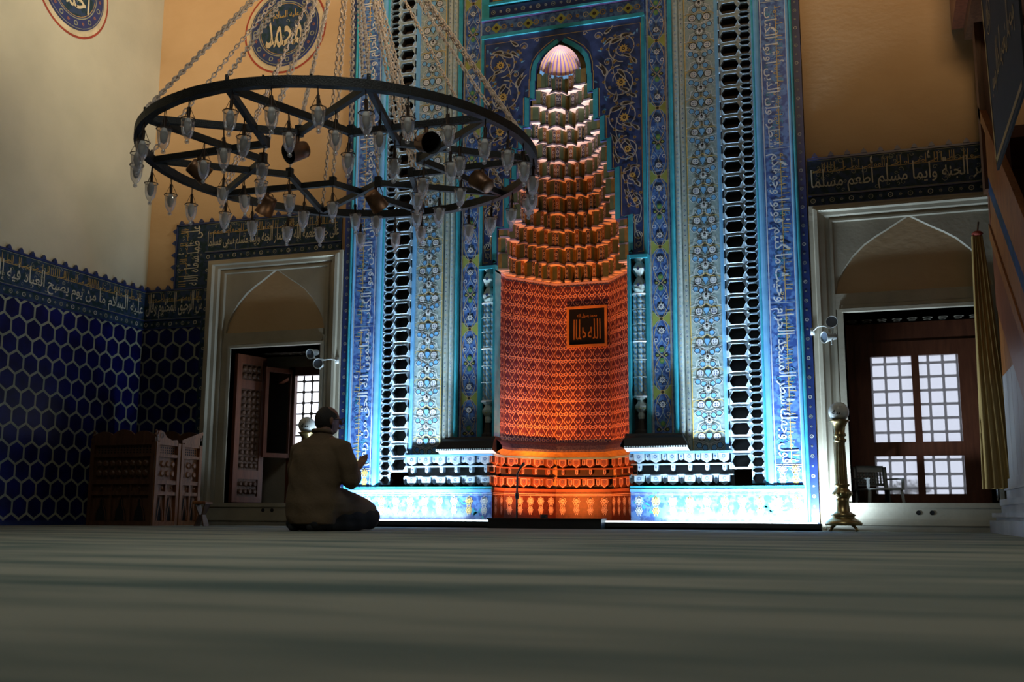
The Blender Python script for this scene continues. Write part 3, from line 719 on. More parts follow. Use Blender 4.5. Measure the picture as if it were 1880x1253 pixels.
# --- strapwork panels of stars and roundels
for s in (-1, 1):
    m = MB(); F = MF(.05); c = s*1.447; hw = .158
    m.slab(F, c-hw, c+hw, .70, TOP, 'geobase', -.05, 0)
    for e in (-1, 1): m.ribbon(F, [(c+e*(hw-.006), .70), (c+e*(hw-.006), TOP)], .009, 'yellow', .004)
    m.ribbon(F, [(c-hw, .708), (c+hw, .708)], .012, 'yellow', .004)
    per = .30; n = int((TOP-.72)/per)
    for i in range(n):
        b = .86+i*per
        for e in (-1, 1):
            m.disk(F, c+e*.072, b, .034, 'white', .005, 10); m.ring(F, c+e*.072, b, .038, .007, 'dark', .008, 12)
            for k in range(4): m.disk(F, c+e*.072+.015*cos(PI*k/2+.78), b+.015*sin(PI*k/2+.78), .006, 'midblue', .007, 5)
            for kb, ka, mat in ((.085, .05, 'sky'), (-.08, .098, 'sky'), (-.10, .045, 'sky')):
                x, y = c+e*ka, b+kb; q = [(0, .034), (.027, .010), (.018, -.022), (-.018, -.022), (-.027, .010)]
                rt = e*(.9 if kb > 0 else 2.2); Q = [(x+u*cos(rt)-v*sin(rt), y+u*sin(rt)+v*cos(rt)) for u, v in q]
                m.poly([F(*p, .007) for p in Q], mat); m.ribbon(F, Q, .006, 'dark', .009, True); m.ribbon(F, [(x+(a_-x)*1.3, y+(b_-y)*1.3) for a_, b_ in Q], .005, 'white', .008, True)
            m.ribbon(F, [(c+e*.155, b+.05), (c+e*.11, b+.06), (c+e*.10, b+.12), (c+e*.03, b+.15), (c, b+.19)], .006, 'white', .006)
            m.ribbon(F, [(c+e*.155, b-.03), (c+e*.115, b-.04), (c+e*.06, b-.045), (c, b-.07)], .006, 'white', .006)
            m.ribbon(F, [(c, b+.075), (c+e*.045, b+.04), (c+e*.12, b+.045), (c+e*.155, b+.01)], .006, 'yellow', .006)
        q = [(0, -.044), (.032, .006), (.020, .036), (-.020, .036), (-.032, .006)]
        m.poly([F(c+u, b+v, .007) for u, v in q], 'sky'); m.ribbon(F, [(c+u, b+v) for u, v in q], .007, 'dark', .009, True)
        m.flower(F, c, b+.15, .036, 'white', 'dark', 8, .007); m.ring(F, c, b+.15, .047, .006, 'dark', .008, 12)
        m.disk(F, c, b-.13, .016, 'white', .007, 8)
    PB(m, 'star_panel')

# --- narrow mouldings and floral pilasters
for s in (-1, 1):
    m = MB(); A = lambda u0, u1: (min(s*u0, s*u1), max(s*u0, s*u1))
    m.slab(MF(.09), *A(1.16, 1.29), .72, TOP, 'geobase', -.01, 0)
    moulding(m, MF(.085), *A(1.228, 1.285), .72, TOP, 'offw', .022); moulding(m, MF(.085), *A(1.168, 1.222), .72, TOP, 'offw', .022)
    rosettes(m, MF(.06), *A(1.238, 1.275), .75, TOP, .05, 'midblue', 'yellow', True, .002); rosettes(m, MF(.06), *A(1.178, 1.212), .75, TOP, .045, 'sky', 'midblue', True, .002)
    for u in (1.1375, .868): moulding(m, MF(.085), *A(u-.024, u+.024), .88 if u < 1.2 else .72, TOP if u > 1 else 5.2, 'cyan', .026)
    F = MF(.10); c = s*1.0; hw = .112
    m.slab(F, c-hw, c+hw, .88, TOP, 'blue', -.03, 0)
    for e in (-1, 1):
        m.ribbon(F, [(c+e*.098, .88), (c+e*.098, TOP)], .008, 'offw', .003); m.ribbon(F, [(c+e*.088, .88), (c+e*.088, TOP)], .005, 'yellow', .003)
    per = .72; n = int((TOP-1.0)/per)+1
    for i in range(-1, n):
        b = 1.30+i*per
        def ok(y): return .92 < y < TOP-.02
        for dz in (-.24, .24, ):
            for e in (-1, 1):
                if ok(b+dz*.88): m.ring(F, c+e*.055, b+dz*.88, .016, .007, 'white', .004, 9)
        for dz in (-.12, .12):
            if ok(b+dz): m.flower(F, c, b+dz, .047, 'dark', 'white', 8, .003); m.flower(F, c, b+dz, .036, 'white', 'midblue', 8, .005)
        if ok(b):
            m.disk(F, c, b, .016, 'dark', .004, 8); m.ring(F, c, b, .018, .005, 'yellow', .005, 8)
            for e in (-1, 1): m.poly([F(c+e*.012, b, .002), F(c+e*.084, b+.08, .002), F(c+e*.084, b-.08, .002)], 'lime')
        for e in (-1, 1):
            pts = [(c+e*(.055*sin(k/18*2*PI)*.9+.02*sin(k/9*2*PI)), b+per*k/36) for k in range(0, 37)]
            pts = [p for p in pts if ok(p[1])]
            if len(pts) > 2: m.ribbon(F, pts, .005, 'offw', .003); 
            pts = [(c-e*(.066*abs(sin(k/18*PI))+.008), b+per*k/36) for k in range(37)]; pts = [p for p in pts if ok(p[1])]
            if len(pts) > 2: m.ribbon(F, pts, .005, 'yellow', .0032)
        if ok(b+.36):
            for e in (-1, 1): m.disk(F, c+e*.042, b+.36, .024, 'dark', .004, 8, .8); m.disk(F, c+e*.042, b+.36, .013, 'lime', .005, 8, .8)
        for dz in (.305, .415):
            if ok(b+dz): m.disk(F, c, b+dz, .026, 'green', .004, 9, 1.15); m.flower(F, c, b+dz, .016, 'lime', 'green', 6, .006)
        if ok(b+.06): m.ribbon(F, [(c-hw, b+.06), (c+hw, b+.06)], .004, 'offw', .0045)
    PB(m, 'floral_pilaster')

# --- shelf on which the colonnettes stand, following the niche inside
def path_frame(P):
    """surface along a plan path P (list of (x,y)); h points to the left of travel"""
    P = [Vector(p) for p in P]; L = [0]
    for a, b in zip(P, P[1:]): L.append(L[-1]+(b-a).length)
    def F(a, b, h):
        for i in range(len(P)-1):
            if a <= L[i+1]+1e-9 or i == len(P)-2: break
        d = (P[i+1]-P[i]).normalized(); p = P[i]+d*(a-L[i]); nrm = Vector((d.y, -d.x))
        return (p.x+nrm.x*h, p.y+nrm.y*h, b)
    return F, L
NX, NY0, NY1, NY2 = .70, .0, .34, .86
def plan(w, d0, d1, y0=0.0, q=.30):
    return [(CX-w, y0), (CX-w, d0), (CX-w*.43, d1), (CX+w*.43, d1), (CX+w, d0), (CX+w, y0)]
NP = plan(.70, .34, .86)
def offset_plan(e): return plan(.70-e, .34-e*.35, .86-e)
def sweep(m, prof, mat, P=NP, y0=0):
    """prof: list of (inward offset, z)"""
    rows = []
    for e, z in prof:
        rows.append([(x, y, z) for x, y in plan(.70-e, .34-e*.35, .86-e)])
    m.grid(rows, mat)
m = MB()
prof = [(0, .725), (.03, .735), (.075, .765), (.10, .775), (.10, .80), (.07, .845), (.03, .875), (0, .885)]
sweep(m, prof[:4], 'cellolive'); sweep(m, prof[3:], 'celldark')
for s in (-1, 1):
    pr = [(.10, .72), (-.02, .73), (-.06, .745), (-.12, .755), (-.12, .775), (-.09, .85), (-.05, .875), (-.04, .895), (.14, .895)]
    x0, x1 = (CX-1.27, CX-.66) if s < 0 else (CX+.66, CX+1.27); ins = [0, 0, .01, 0, 0, .05, .06, .07, .07]
    rows = [[(x0+(i_ if s < 0 else 0), y, z), (x1-(i_ if s > 0 else 0), y, z)] for (y, z), i_ in zip(pr, ins)]
    m.grid(rows[:4], 'white'); m.grid(rows[3:], 'black')  # white underside, black upper face: light from below put into colour
    for side_ in (0, 1): m.poly([r[side_] for r in rows], 'black')
    n = 26
    for i in range(n): x = x0+(x1-x0)*(i+.5)/n; m.disk(wallF(-.1205), x, .765, .008, 'offw', 0, 6)
    F = wallF(-.122); 
    for i in range(14): x = x0+.06+(x1-x0-.12)*(i+.5)/14; m.ring(lambda a, b, h: (a, -.108+(b-.80)*.45-h, b), x, .815, .014, .005, 'motif', .002, 7)
PB(m, 'cornice_shelf')

# --- niche walls
m = MB(); F, L = path_frame(NP)
for i in range(5):
    a0, a1 = L[i], L[i+1]
    m.poly([F(a0+1e-6, .88, 0), F(a1-1e-6, .88, 0), F(a1-1e-6, 2.62, 0), F(a0+1e-6, 2.62, 0)], 'niche', [(a0, .9), (a1, .9), (a1, 2.64), (a0, 2.64)])
    m.ribbon(lambda a, b, h, i=i: F(min(max(a, L[i]+1e-6), L[i+1]-1e-6), b, h), [(a0, 2.60), (a1, 2.60)], .022, 'lilac', .012)
    m.ribbon(lambda a, b, h, i=i: F(min(max(a, L[i]+1e-6), L[i+1]-1e-6), b, h), [(a0, 2.575), (a1, 2.575)], .012, 'midblue', .008)
for i in range(1, 5): m.tube([F(L[i], .88, -.003), F(L[i], 2.6, -.003)], .006, 'cellred', 5)
PB(m, 'niche_wall')
m = MB()
for i in range(5):
    a0, a1 = L[i], L[i+1]; G = lambda a, b, h, i=i: F(min(max(a, L[i]+1e-6), L[i+1]-1e-6), b, h)
    m.rect(G, a0, a1, .0, .40, 'dadored', 0); m.slab(G, a0, a1, .365, .395, 'cellred', 0, .02); m.ribbon(G, [(a0, .34), (a1, .34)], .006, 'under', .004); m.ribbon(G, [(a0, .325), (a1, .325)], .005, 'under', .004)
    n = max(1, round((a1-a0)/.14))
    for k in range(n): star_motif(m, G, a0+(a1-a0)*(k+.5)/n, .215, 'under')
    bottom_cells(m, G, a0, a1, .6, 'cellred')
PB(m, 'niche_dado')
m = MB(); m.box((CX-.70, -.0, 0), (CX+.70, .90, .03), 'stone_dk'); PB(m, 'niche_floor')

# --- stalactite hood
W_ = [.69, .685, .66, .56, .555, .53, .48, .455, .41, .36, .30, .245]; ZT0, DZ = 2.62, .1735
for k in range(12):
    m = MB(); z0 = ZT0+k*DZ; z1 = z0+DZ; sc = 1-k*.060; w_ = W_[k]; d1 = .86*sc-.03*(k > 0); d0 = .34*sc
    w_ += .02; d1 += .045; d0 += .02
    P = [(CX-w_, .075), (CX-w_, d0), (CX-w_*.43, d1), (CX+w_*.43, d1), (CX+w_, d0), (CX+w_, .075)]
    F, L = path_frame(P); tot = L[-1]; rnd = random.Random(k*7+3)
    zig = []; kinds = []                               # plan points with inward offset
    for i in range(5):
        a0, a1 = L[i], L[i+1]; n = max(1, round((a1-a0)/(.125 if k % 3 else .105)))
        for j in range(n):
            c0 = a0+(a1-a0)*j/n; c = (a1-a0)/n; deep = .085 if (i*7+j+k) % 3 else .120
            for t, h in ((.02, .0), (.16, deep*.5), (.30, deep), (.70, deep), (.84, deep*.5), (.98, 0)): zig.append((c0+c*t, h, i)); 
            kinds.append(((i+j+k) % 4, i))
    def Z(q, z, e=0):
        a, h, i = q; return F(min(max(a, L[i]+1e-6), L[i+1]-1e-6), z, h+e)
    N = len(zig); mats = {0: 'celldark', 1: 'celldark', 2: 'cellred', 3: 'celldark'}
    for j in range(N-1):
        kd = kinds[min(j//6, len(kinds)-1)][0]; loc = j % 6
        mat = ('cellolive' if loc in (0, 4) else 'cellgreen' if loc in (1, 3) else mats[kd] if loc == 2 else 'cellolive')
        m.poly([Z(zig[j], z0), Z(zig[j+1], z0), Z(zig[j+1], z1+.0), Z(zig[j], z1+.0)], mat)
        # pale moulding that edges the tier; light on the underside put into its pale colour
        m.poly([Z(zig[j], z0-.004, .012), Z(zig[j+1], z0-.004, .012), Z(zig[j+1], z0+.016, .008), Z(zig[j], z0+.016, .008)], 'lilac' if k else 'under')
        m.poly([Z(zig[j], z0-.004, .012), Z(zig[j+1], z0-.004, .012), Z((zig[j+1][0], -.16, zig[j+1][2]), z0+.004), Z((zig[j][0], -.16, zig[j][2]), z0+.004)], 'under')
        if loc == 2:                                    # painted motif of the cell
            a, b = zig[j][0], zig[j+1][0]; h = zig[j][1]; i = zig[j][2]; cc = (a+b)/2; ww = b-a
            G = lambda x, y, hh, i=i, h=h: F(x, y, h+hh)
            m.ribbon(G, [(a+.006, z0+.03), (a+.006, z1-.03), (cc, z1-.012), (b-.006, z1-.03), (b-.006, z0+.03)], .004, 'yellow', .003)
            if ww > .03:
                m.ring(G, cc, (z0+z1)/2+.02, ww*.22, .005, 'white', .003, 7, 1.4); m.ring(G, cc, (z0+z1)/2-.025, ww*.16, .004, 'white', .003, 6, 1.4)
    PB(m, 'stalactite_tier')
# ribbed half dome
m = MB(); n = 14; sub = 6; R = .222; z0 = ZT0+12*DZ
rows = []; nv = 12
def domept(a, t):
    f = (a*n) % 1; g = .965+.035*abs(sin(PI*f)); r = R*(cos(t*PI/2)**.62)*g if t < 1 else 0
    return (CX+r*cos(PI*(1-a)), r*1.1*sin(PI*(1-a))+.0, z0+.255*(t**.95))
for i in range(nv+1): rows.append([domept(j/(n*sub), i/nv) for j in range(n*sub+1)])
m.grid(rows, lambda i, j: 'domeline' if j % sub in (0, sub-1) else 'domegold')
for i in range(n*sub):
    a, b = domept(i/(n*sub), 0), domept((i+1)/(n*sub), 0)
    m.poly([(a[0], a[1], z0-.02), (b[0], b[1], z0-.02), (b[0]*1+(CX-b[0])*.05, b[1]*.95, z0+.012), (a[0]+(CX-a[0])*.05, a[1]*.95, z0+.012)], 'sky')
PB(m, 'half_dome', smooth=False)
# --- spandrel with scrolling vines
m = MB(); Yp = .06; F = MF(Yp)
steps = [(2.655, 3.05, .69), (3.05, 3.56, .56), (3.56, 3.88, .48), (3.88, 4.12, .41), (4.12, 4.42, .34), (4.42, 4.62, .28)]
for b0, b1, u in steps:
    for s in (-1, 1):
        x0, x1 = (-.885, -u) if s < 0 else (u, .885)
        m.slab(F, x0, x1, b0, b1, 'midblue', -.12, 0)
AR = [(.272, 4.62), (.270, 4.72), (.245, 4.82), (.18, 4.905), (.09, 4.975), (0, 5.03)]
for s in (-1, 1):
    for (u0, b0), (u1, b1) in zip(AR, AR[1:]): m.poly([F(s*u0, b0, 0), F(s*.885, b0, 0), F(s*.885, b1, 0), F(s*u1, b1, 0)], 'midblue'); m.poly([F(s*u0, b0, 0), F(s*u1, b1, 0), F(s*u1, b1, -.12), F(s*u0, b0, -.12)], 'navy')
m.rect(F, -.885, .885, 5.03, 5.17, 'midblue')
out = [(.70, 2.70)]
for b0, b1, u in steps: out += [(u, b0 if b0 > 2.7 else 2.70), (u, b1)]
out += AR
for s in (-1, 1):
    G = lambda a, b, h: F(s*a, b, h)
    m.ribbon(G, [(u+.028, b+(.028 if i % 2 == 0 and 0 < i < 12 else .0)) for i, (u, b) in enumerate(out)], .05, 'cyan', .014)
    m.ribbon(G, [(u+.068, b+.03) for u, b in out], .007, 'yellow', .004)
    m.ribbon(G, [(.845, 2.70), (.845, 5.10), (.0, 5.10)], .006, 'yellow', .004); m.ribbon(G, [(.79, 2.70), (.845, 2.70)], .006, 'yellow', .004)
    m.ribbon(G, [(.868, 2.66), (.868, 5.2)], .03, 'cyan', .012)
    m.slab(F, min(s*.69, s*.885), max(s*.69, s*.885), 2.63, 2.665, 'cyan', -.06, .03)
    circ = [(.66, 4.86, .155), (.63, 4.50, .17), (.66, 4.12, .16), (.69, 3.78, .13), (.74, 3.50, .10), (.765, 3.24, .085), (.79, 3.03, .05), (.80, 2.87, .045), (.80, 2.77, .03)]
    for i, (u, b, r) in enumerate(circ):
        dr = 1 if i % 2 else -1; s0 = PI/2*dr
        pts = [(u+r*(1-.55*(k/26)**1.6)*cos(s0+dr*k*.30), b+r*(1-.55*(k/26)**1.6)*sin(s0+dr*k*.30)) for k in range(27)]
        m.ribbon(G, pts, .011 if r > .09 else .007, 'scriptwhite', .006)
        if r > .075:
            m.flower(G, u+r*.05, b-r*.1, r*.34, 'yellow', 'dark', 10, .007)
            for q in range(6):
                t = q*PI/3+i; x, y = u+r*1.02*cos(t), b+r*1.02*sin(t)
                if abs(x) < .83 and y < 5.07 and x > .42: m.flower(G, x, y, .020, 'gold', 'dark', 6, .0065); 
            m.leaf(G, u-r*.9, b+r*.35, 1.1+dr*.4, r*1.0, r*.40, 'scriptwhite', 'dark', .008, .5*dr)
            m.leaf(G, u-r*.2, b+r*.75, -.5*dr, r*.9, r*.34, 'scriptwhite', 'dark', .008, -.5)
            m.leaf(G, u+r*.55, b-r*.75, 2.4, r*.7, r*.28, 'scriptwhite', 'dark', .008, .4)
            for q in range(5): m.disk(G, u+r*.75*cos(q*1.3+i), b+r*.75*sin(q*1.3+i), .010, 'scriptwhite', .007, 7); m.disk(G, u+r*.75*cos(q*1.3+i), b+r*.75*sin(q*1.3+i), .006, 'red', .009, 6)
    for i, ((u, b, r), (u2, b2, r2)) in enumerate(zip(circ, circ[1:])):
        dr = 1 if i % 2 else -1
        m.ribbon(G, [(u+(u2-u)*k/14+dr*.7*r*sin(PI*k/14)*(1-.3*k/14), b+r*.6+(b2-r2*.6-b-r*.6)*k/14) for k in range(15)], .008, 'scriptwhite', .0055)
    rr_ = random.Random(11)
    for _ in range(150):
        y = rr_.uniform(2.75, 5.05); x = rr_.uniform(.10, .82)
        lim = next((q for b0, b1, q in steps if b0 <= y < b1), .30 if y < 4.85 else .30-(y-4.85)*1.1)
        if x < lim+.10: continue
        if rr_.random() < .6: m.flower(G, x, y, rr_.uniform(.013, .024), 'gold', 'dark', 5, .0045)
        else: m.leaf(G, x, y, rr_.uniform(0, 6), .05, .018, 'sky', None, .004, .4)
    for x, y, a_ in ((.56, 4.98, 3.4), (.46, 5.04, .2), (.80, 4.66, 1.8), (.47, 4.62, 2.0), (.80, 4.30, 2.2), (.56, 4.28, .9), (.82, 3.95, 2.0), (.60, 3.62, 1.6), (.82, 3.36, 1.9)):
        m.leaf(G, x, y, a_, .12, .045, 'scriptwhite', 'dark', .0075, .5)
    # upper vines over the arch
    for (x, y, r) in ((.40, 5.02, .05), (.26, 5.07, .028), (.50, 4.72, .05)):
        m.ribbon(G, [(x+r*(1-k/22)*cos(k*.4), y+r*(1-k/22)*sin(k*.4)) for k in range(16)], .006, 'scriptwhite', .006); m.flower(G, x, y, r*.4, 'gold', 'dark', 6, .007)
m.ribbon(lambda a, b, h: (CX+a, .115-h, b), [(-.29, 4.60)]+[(-u+.025, b-.015) for u, b in AR]+[(u-.025, b-.015) for u, b in AR[::-1][1:]]+[(.29, 4.60)], .075, 'cellolive', 0)
PB(m, 'spandrel_panel')
# --- bands above the spandrel
m = MB(); F = MF(.07)
m.slab(F, -.885, .885, 5.17, TOP, 'navy', -.05, 0)
m.slab(F, -.885, .885, 5.165, 5.205, 'cyan', 0, .03); m.slab(F, -.885, .885, 5.205, 5.36, 'blue', 0, .006)
rosettes(m, F, -.86, .86, 5.225, 5.34, .09, 'gold', 'scriptwhite', False, .010)
for i in range(5): x = -.72+i*.36; m.poly([F(x-.06, 5.28, .009), F(x, 5.34, .009), F(x+.06, 5.28, .009), F(x, 5.22, .009)], 'lime'); m.disk(F, x, 5.28, .02, 'dark', .011, 8)
m.slab(F, -.885, .885, 5.36, 5.375, 'domeline', 0, .02); m.slab(F, -.885, .885, 5.375, 5.40, 'cyan', 0, .03)
rosettes(m, F, -.80, .80, 5.42, 5.51, .085, 'scriptwhite', 'motif', False, .004)
m.slab(F, -.80, .80, 5.535, 5.565, 'cyan', 0, .05); m.slab(F, -.80, .80, 5.565, 6.55, 'navy', -.02, .002)
m.ribbon(F, [(-.76, 5.60), (.76, 5.60), (.76, 6.5), (-.76, 6.5)], .016, 'gold', .006, True)
script(m, F, 'كلما دخل عليها زكريا المحراب', -.70, .70, 5.66, 6.2, 'yellow', .008)
for s in (-1, 1): m.slab(F, min(s*.80, s*.885), max(s*.80, s*.885), 5.40, TOP, 'cyan', 0, .02)
PB(m, 'crown_panel')
# --- colonnettes in their dark recesses
for s in (-1, 1):
    m = MB(); cx = CX+s*.79; yc = .10
    x0, x1 = (CX-.885, CX-.70) if s < 0 else (CX+.70, CX+.885)
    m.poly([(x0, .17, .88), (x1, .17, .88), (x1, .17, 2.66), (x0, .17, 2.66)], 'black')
    e = CX+s*.70; m.box((e-.012, .0, .88), (e+.012, .17, 2.66), 'cyan'); e = CX+s*.885; m.box((e-.01, .06, .88), (e+.01, .17, 2.66), 'cyan')
    root = PB(m, 'colonnette_recess')
    c = MB()
    for dx in (-.046, 0, .046):
        rows = []
        for z in [1.27+i*.02 for i in range(51)]:
            r = .024+.0025*sin((z-1.27)*2*PI/.055); rows.append([(cx+dx+r*cos(2*PI*q/10), yc+r*sin(2*PI*q/10)-(.012 if dx == 0 else 0), z) for q in range(10)])
        c.grid(rows, lambda i, j: 'offw' if (i+j) % 3 else 'sky', True)
    for z in (1.26, 1.80, 2.275): c.lathe([(.070, -.012), (.078, 0), (.070, .012)], (cx, yc, z), 'white', 12)
    for z in (1.45, 1.62, 1.97, 2.12): c.lathe([(.074, -.004), (.076, 0), (.074, .004)], (cx, yc, z), 'offw', 12)
    PB(c, 'colonnette_shaft')
    c = MB(); prism = lambda pr, z0: c.lathe([(r, z) for r, z in pr], (cx, yc, z0), 'offw', 6)
    prism([(.0, 0), (.045, 0), (.070, .04), (.078, .07), (.045, .13), (.030, .155), (.045, .18), (.080, .235), (.045, .29), (.035, .31), (.074, .36), (.074, .375)], 2.29)
    for z in (2.36, 2.525): 
        for q in range(6): a = 2*PI*q/6+PI/6; c.disk(lambda x, y, h, a=a: (cx+.069*cos(a)-x*sin(a), yc+.069*sin(a)+x*cos(a), y), 0, z, .016, 'midblue', 0, 8)
    PB(c, 'colonnette_capital')
    c = MB(); c.lathe([(.0, 0), (.028, 0), (.036, .03), (.030, .06), (.062, .10), (.066, .125), (.040, .16), (.034, .18), (.062, .20), (.062, .215)], (cx, yc, 1.045), 'offw', 8)
    c.lathe([(.07, 0), (.07, .03), (.045, .05), (.04, .09), (.03, .15)], (cx, yc, .895), 'dark', 8)
    for q in range(8): a = 2*PI*q/8; c.disk(lambda x, y, h, a=a: (cx+.060*cos(a)-x*sin(a), yc+.060*sin(a)+x*cos(a), y), 0, 1.15, .014, 'lime', 0, 8)
    PB(c, 'colonnette_base')

# ------------------------------------------------------------------ roundels painted on the plaster
def roundel(name, F, ca, cb, R, label, text1, text2):
    m = MB(); m.disk(F, ca, cb, R, 'red', .002, 48); m.disk(F, ca, cb, R*.955, 'pcream', .004, 48)
    m.slab(F, ca, ca, cb, cb, 'navy', 0, 0); b = [F(ca+R*.84*cos(2*PI*k/48), cb+R*.84*sin(2*PI*k/48), .004) for k in range(48)]; t = [F(ca+R*.84*cos(2*PI*k/48), cb+R*.84*sin(2*PI*k/48), .018) for k in range(48)]
    m.grid([b, t], 'navy', True); m.poly(t, 'navy')
    m.ring(F, ca, cb, R*.81, R*.012, 'motif', .020, 48); m.ring(F, ca, cb, R*.62, R*.02, 'motif', .020, 48); m.ring(F, ca, cb, R*.58, R*.012, 'gold', .020, 48)
    for k in range(22):
        a = 2*PI*k/22; x, y = ca+R*.715*cos(a), cb+R*.715*sin(a)
        if k % 2: m.ring(F, x, y, R*.045, R*.02, 'motif', .020, 8)
        else: m.flower(F, x, y, R*.04, 'cellred', 'navy', 5, .020)
    m.disk(F, ca, cb, R*.57, 'bandblue', .020, 32)
    vines(m, F, ca-R*.4, ca+R*.4, cb-R*.4, cb+R*.4, 14, 'motif', .022, 5)
    script(m, F, text1, ca-R*.44, ca+R*.44, cb-R*.42, cb+R*.20, 'pcream', .026, tall=False)
    script(m, F, text2, ca-R*.28, ca+R*.36, cb+R*.20, cb+R*.42, 'gold', .024)
    o = m.build(name); tag(o, label, 'calligraphy roundel', 'calligraphy roundels on the plaster'); return o
roundel('calligraphy_roundel', wallF(Y0), -6.23, 5.64, .535, 'round blue calligraphy plaque with red ring, on tan wall behind the chandelier chains', 'محمد', 'عليه السلام')
roundel('calligraphy_roundel', lambda a, b, h: (LX+h, a, b), -1.47, 5.70, .55, 'round blue calligraphy plaque with red ring, high on the cream side wall', 'أحمد', 'عليه السلام')

# ------------------------------------------------------------------ chandelier
RC = Vector((-3.584, -3.400, 2.667)); RN = Vector((.006, .0056, 1)).normalized(); RR = 1.40
e1 = Vector((1, 0, -RN.x)).normalized(); e2 = RN.cross(e1)
def rp(deg, r, dz=0): a = math.radians(deg); return RC + e1*(r*cos(a)) + e2*(r*sin(a)) + Vector((0, 0, dz))
chd = thing('chandelier', 'large black iron ring chandelier with a ten-pointed star frame hanging on chains', 'chandelier', RC)
def CB(m, name, parent=None, smooth=False):
    o = m.build(name, None, smooth); o.data.transform(Matrix.Translation(-RC)); o.parent = parent or chd; return o
m = MB(); n = 96; rnd = random.Random(2); rows = []
prof = [(-.026, -.030), (.026, -.030), (.026, .030), (-.026, .030)]
for k in range(n): rows.append([rp(360*k/n, RR+a, b+rnd.uniform(-.002, .002)) for a, b in prof])
rows.append(rows[0]); m.grid(rows, 'iron', True)
for k in range(10):
    p = rp(-127.5+36*k, RR, .03); m.tube([p, p+Vector((0, 0, .045))], .012, 'iron', 6)
    for q in (10, 22): p = rp(-127.5+36*k+q, RR, .03); m.tube([p, p+Vector((0, 0, .018))], .008, 'iron', 5)
CB(m, 'ring')
VA = [-127.5+36*k for k in range(10)]
for k in range(10):
    m = MB(); a = rp(VA[k], RR-.01); 
    q = rp(VA[(k+1) % 10], .575, 0); c = rp(VA[(k+2) % 10], RR-.01)
    m.bar(a, q, .034, .046, 'iron'); m.bar(q, c, .034, .046, 'iron')
    m.bar(q+Vector((0, 0, -.026)), q+Vector((0, 0, .05)), .045, .045, 'iron'); CB(m, 'star_beam')
APEX = Vector((-3.56, -3.40, 4.56))
def chain(a, b, name='chain'):
    m = MB(); d = b-a; L = d.length; d.normalize(); x = d.orthogonal().normalized(); y = d.cross(x); n = int(L/.034)
    for i in range(n):
        c = a+d*(L*(i+.5)/n); u = x if i % 2 else y
        pts = [c + d*(.0235*cos(t)) + u*(.0125*sin(t)) for t in [2*PI*k/7 for k in range(7)]]
        m.tube(pts, .0055, 'chain', 4, closed=True)
    CB(m, name)
for k in range(10):
    chain(rp(VA[k], RR, .06), APEX+(rp(VA[k], .10)-RC)); 
    if k % 2 == 0: chain(rp(VA[k]-1.5, RR, .06), APEX+(rp(VA[k], .14)-RC))
    chain(rp(VA[k], .575, .05), APEX+(rp(VA[k], .06)-RC))
m = MB(); m.tube([APEX+Vector((0, 0, -.05)), APEX+Vector((0, 0, CZ-APEX.z))], .02, 'iron', 8); m.lathe([(0, -.06), (.15, -.05), (.16, 0), (.15, .05), (0, .06)], APEX, 'iron', 16); CB(m, 'hanging_rod')
# glass oil lamps: built once, then copied
def make_lamp():
    t = thing('glass_lamp', 'x', 'glass lamp')
    m = MB(); R = .043                          # origin = point where it hangs from the iron, rim .125 lower
    m.tube([(R*cos(2*PI*k/14), R*sin(2*PI*k/14), -.125) for k in range(14)], .0030, 'wire', 5, closed=True)
    for k in range(3):
        a = 2*PI*k/3+.4; m.tube([(R*cos(a), R*sin(a), -.125), (.004*cos(a), .004*sin(a), -.045)], .0018, 'wire', 4)
    m.tube([(0, 0, 0), (0, 0, -.045)], .004, 'wire', 5); m.tube([(.006, 0, -.01), (.012, .004, -.05), (.008, 0, -.10)], .0022, 'wire', 4)
    m.build('wire_hanger', t, True)
    m = MB(); m.tube([(0, 0, -.05), (0, 0, -.118)], .0095, 'wire', 8); m.build('lamp_holder', t, True)
    m = MB(); m.lathe([(.002, -.118), (.014, -.120), (.022, -.142), (.023, -.170), (.015, -.200), (.002, -.212)], (0, 0, 0), 'frost', 10); m.build('bulb', t, True)
    m = MB(); m.lathe([(.042, -.122), (.040, -.130), (.038, -.150), (.036, -.185), (.029, -.215), (.017, -.236), (.008, -.244), (.012, -.252), (.014, -.260), (.009, -.268), (.001, -.270)], (0, 0, 0), 'lampglass', 14)
    m.lathe([(.001, -.262), (.006, -.258), (.007, -.252), (.002, -.246)], (0, 0, 0), 'white', 8)  # white bead in the tip, a highlight built into the shape
    m.build('glass_cup', t, True); return t
LP = [(259,258),(251,280),(262,302),(290,231),(340,216),(414,196),(455,251),(409,269),(382,294),(490,190),(578,183),(606,240),(533,243),(491,301),(488,331),(534,355),
 (568,388),(615,370),(644,282),(673,196),(702,243),(443,359),(472,400),(760,204),(837,222),(899,252),(944,273),(971,295),(984,323),(978,352),(831,287),(857,306),(733,293),
 (767,325),(753,347),(768,388),(811,375),(855,353),(928,381),(958,362),(888,395),(836,402),(533,412),(592,417),(644,392),(660,424),(699,394),(723,424),(782,416),
 (282,334),(317,356),(357,372),(410,347),(413,390)]
SEGS = []
for k in range(10): SEGS += [(rp(VA[k], RR), rp(VA[(k+1) % 10], .575)), (rp(VA[(k+1) % 10], .575), rp(VA[(k+2) % 10], RR))]
def snap(p):
    """nearest point under the ring or a beam"""
    q = p-RC; a_ = math.degrees(math.atan2(q.dot(e2), q.dot(e1))); best = rp(a_, RR); dz = -.0305
    for s0, s1 in SEGS:
        dd = s1-s0; tt = max(0, min(1, (p-s0).dot(dd)/dd.length_squared)); c_ = s0+dd*tt
        if (c_-p).length < (best-p).length: best = c_; dz = -.0235
    return best+Vector((0, 0, dz)), a_
lamps = []
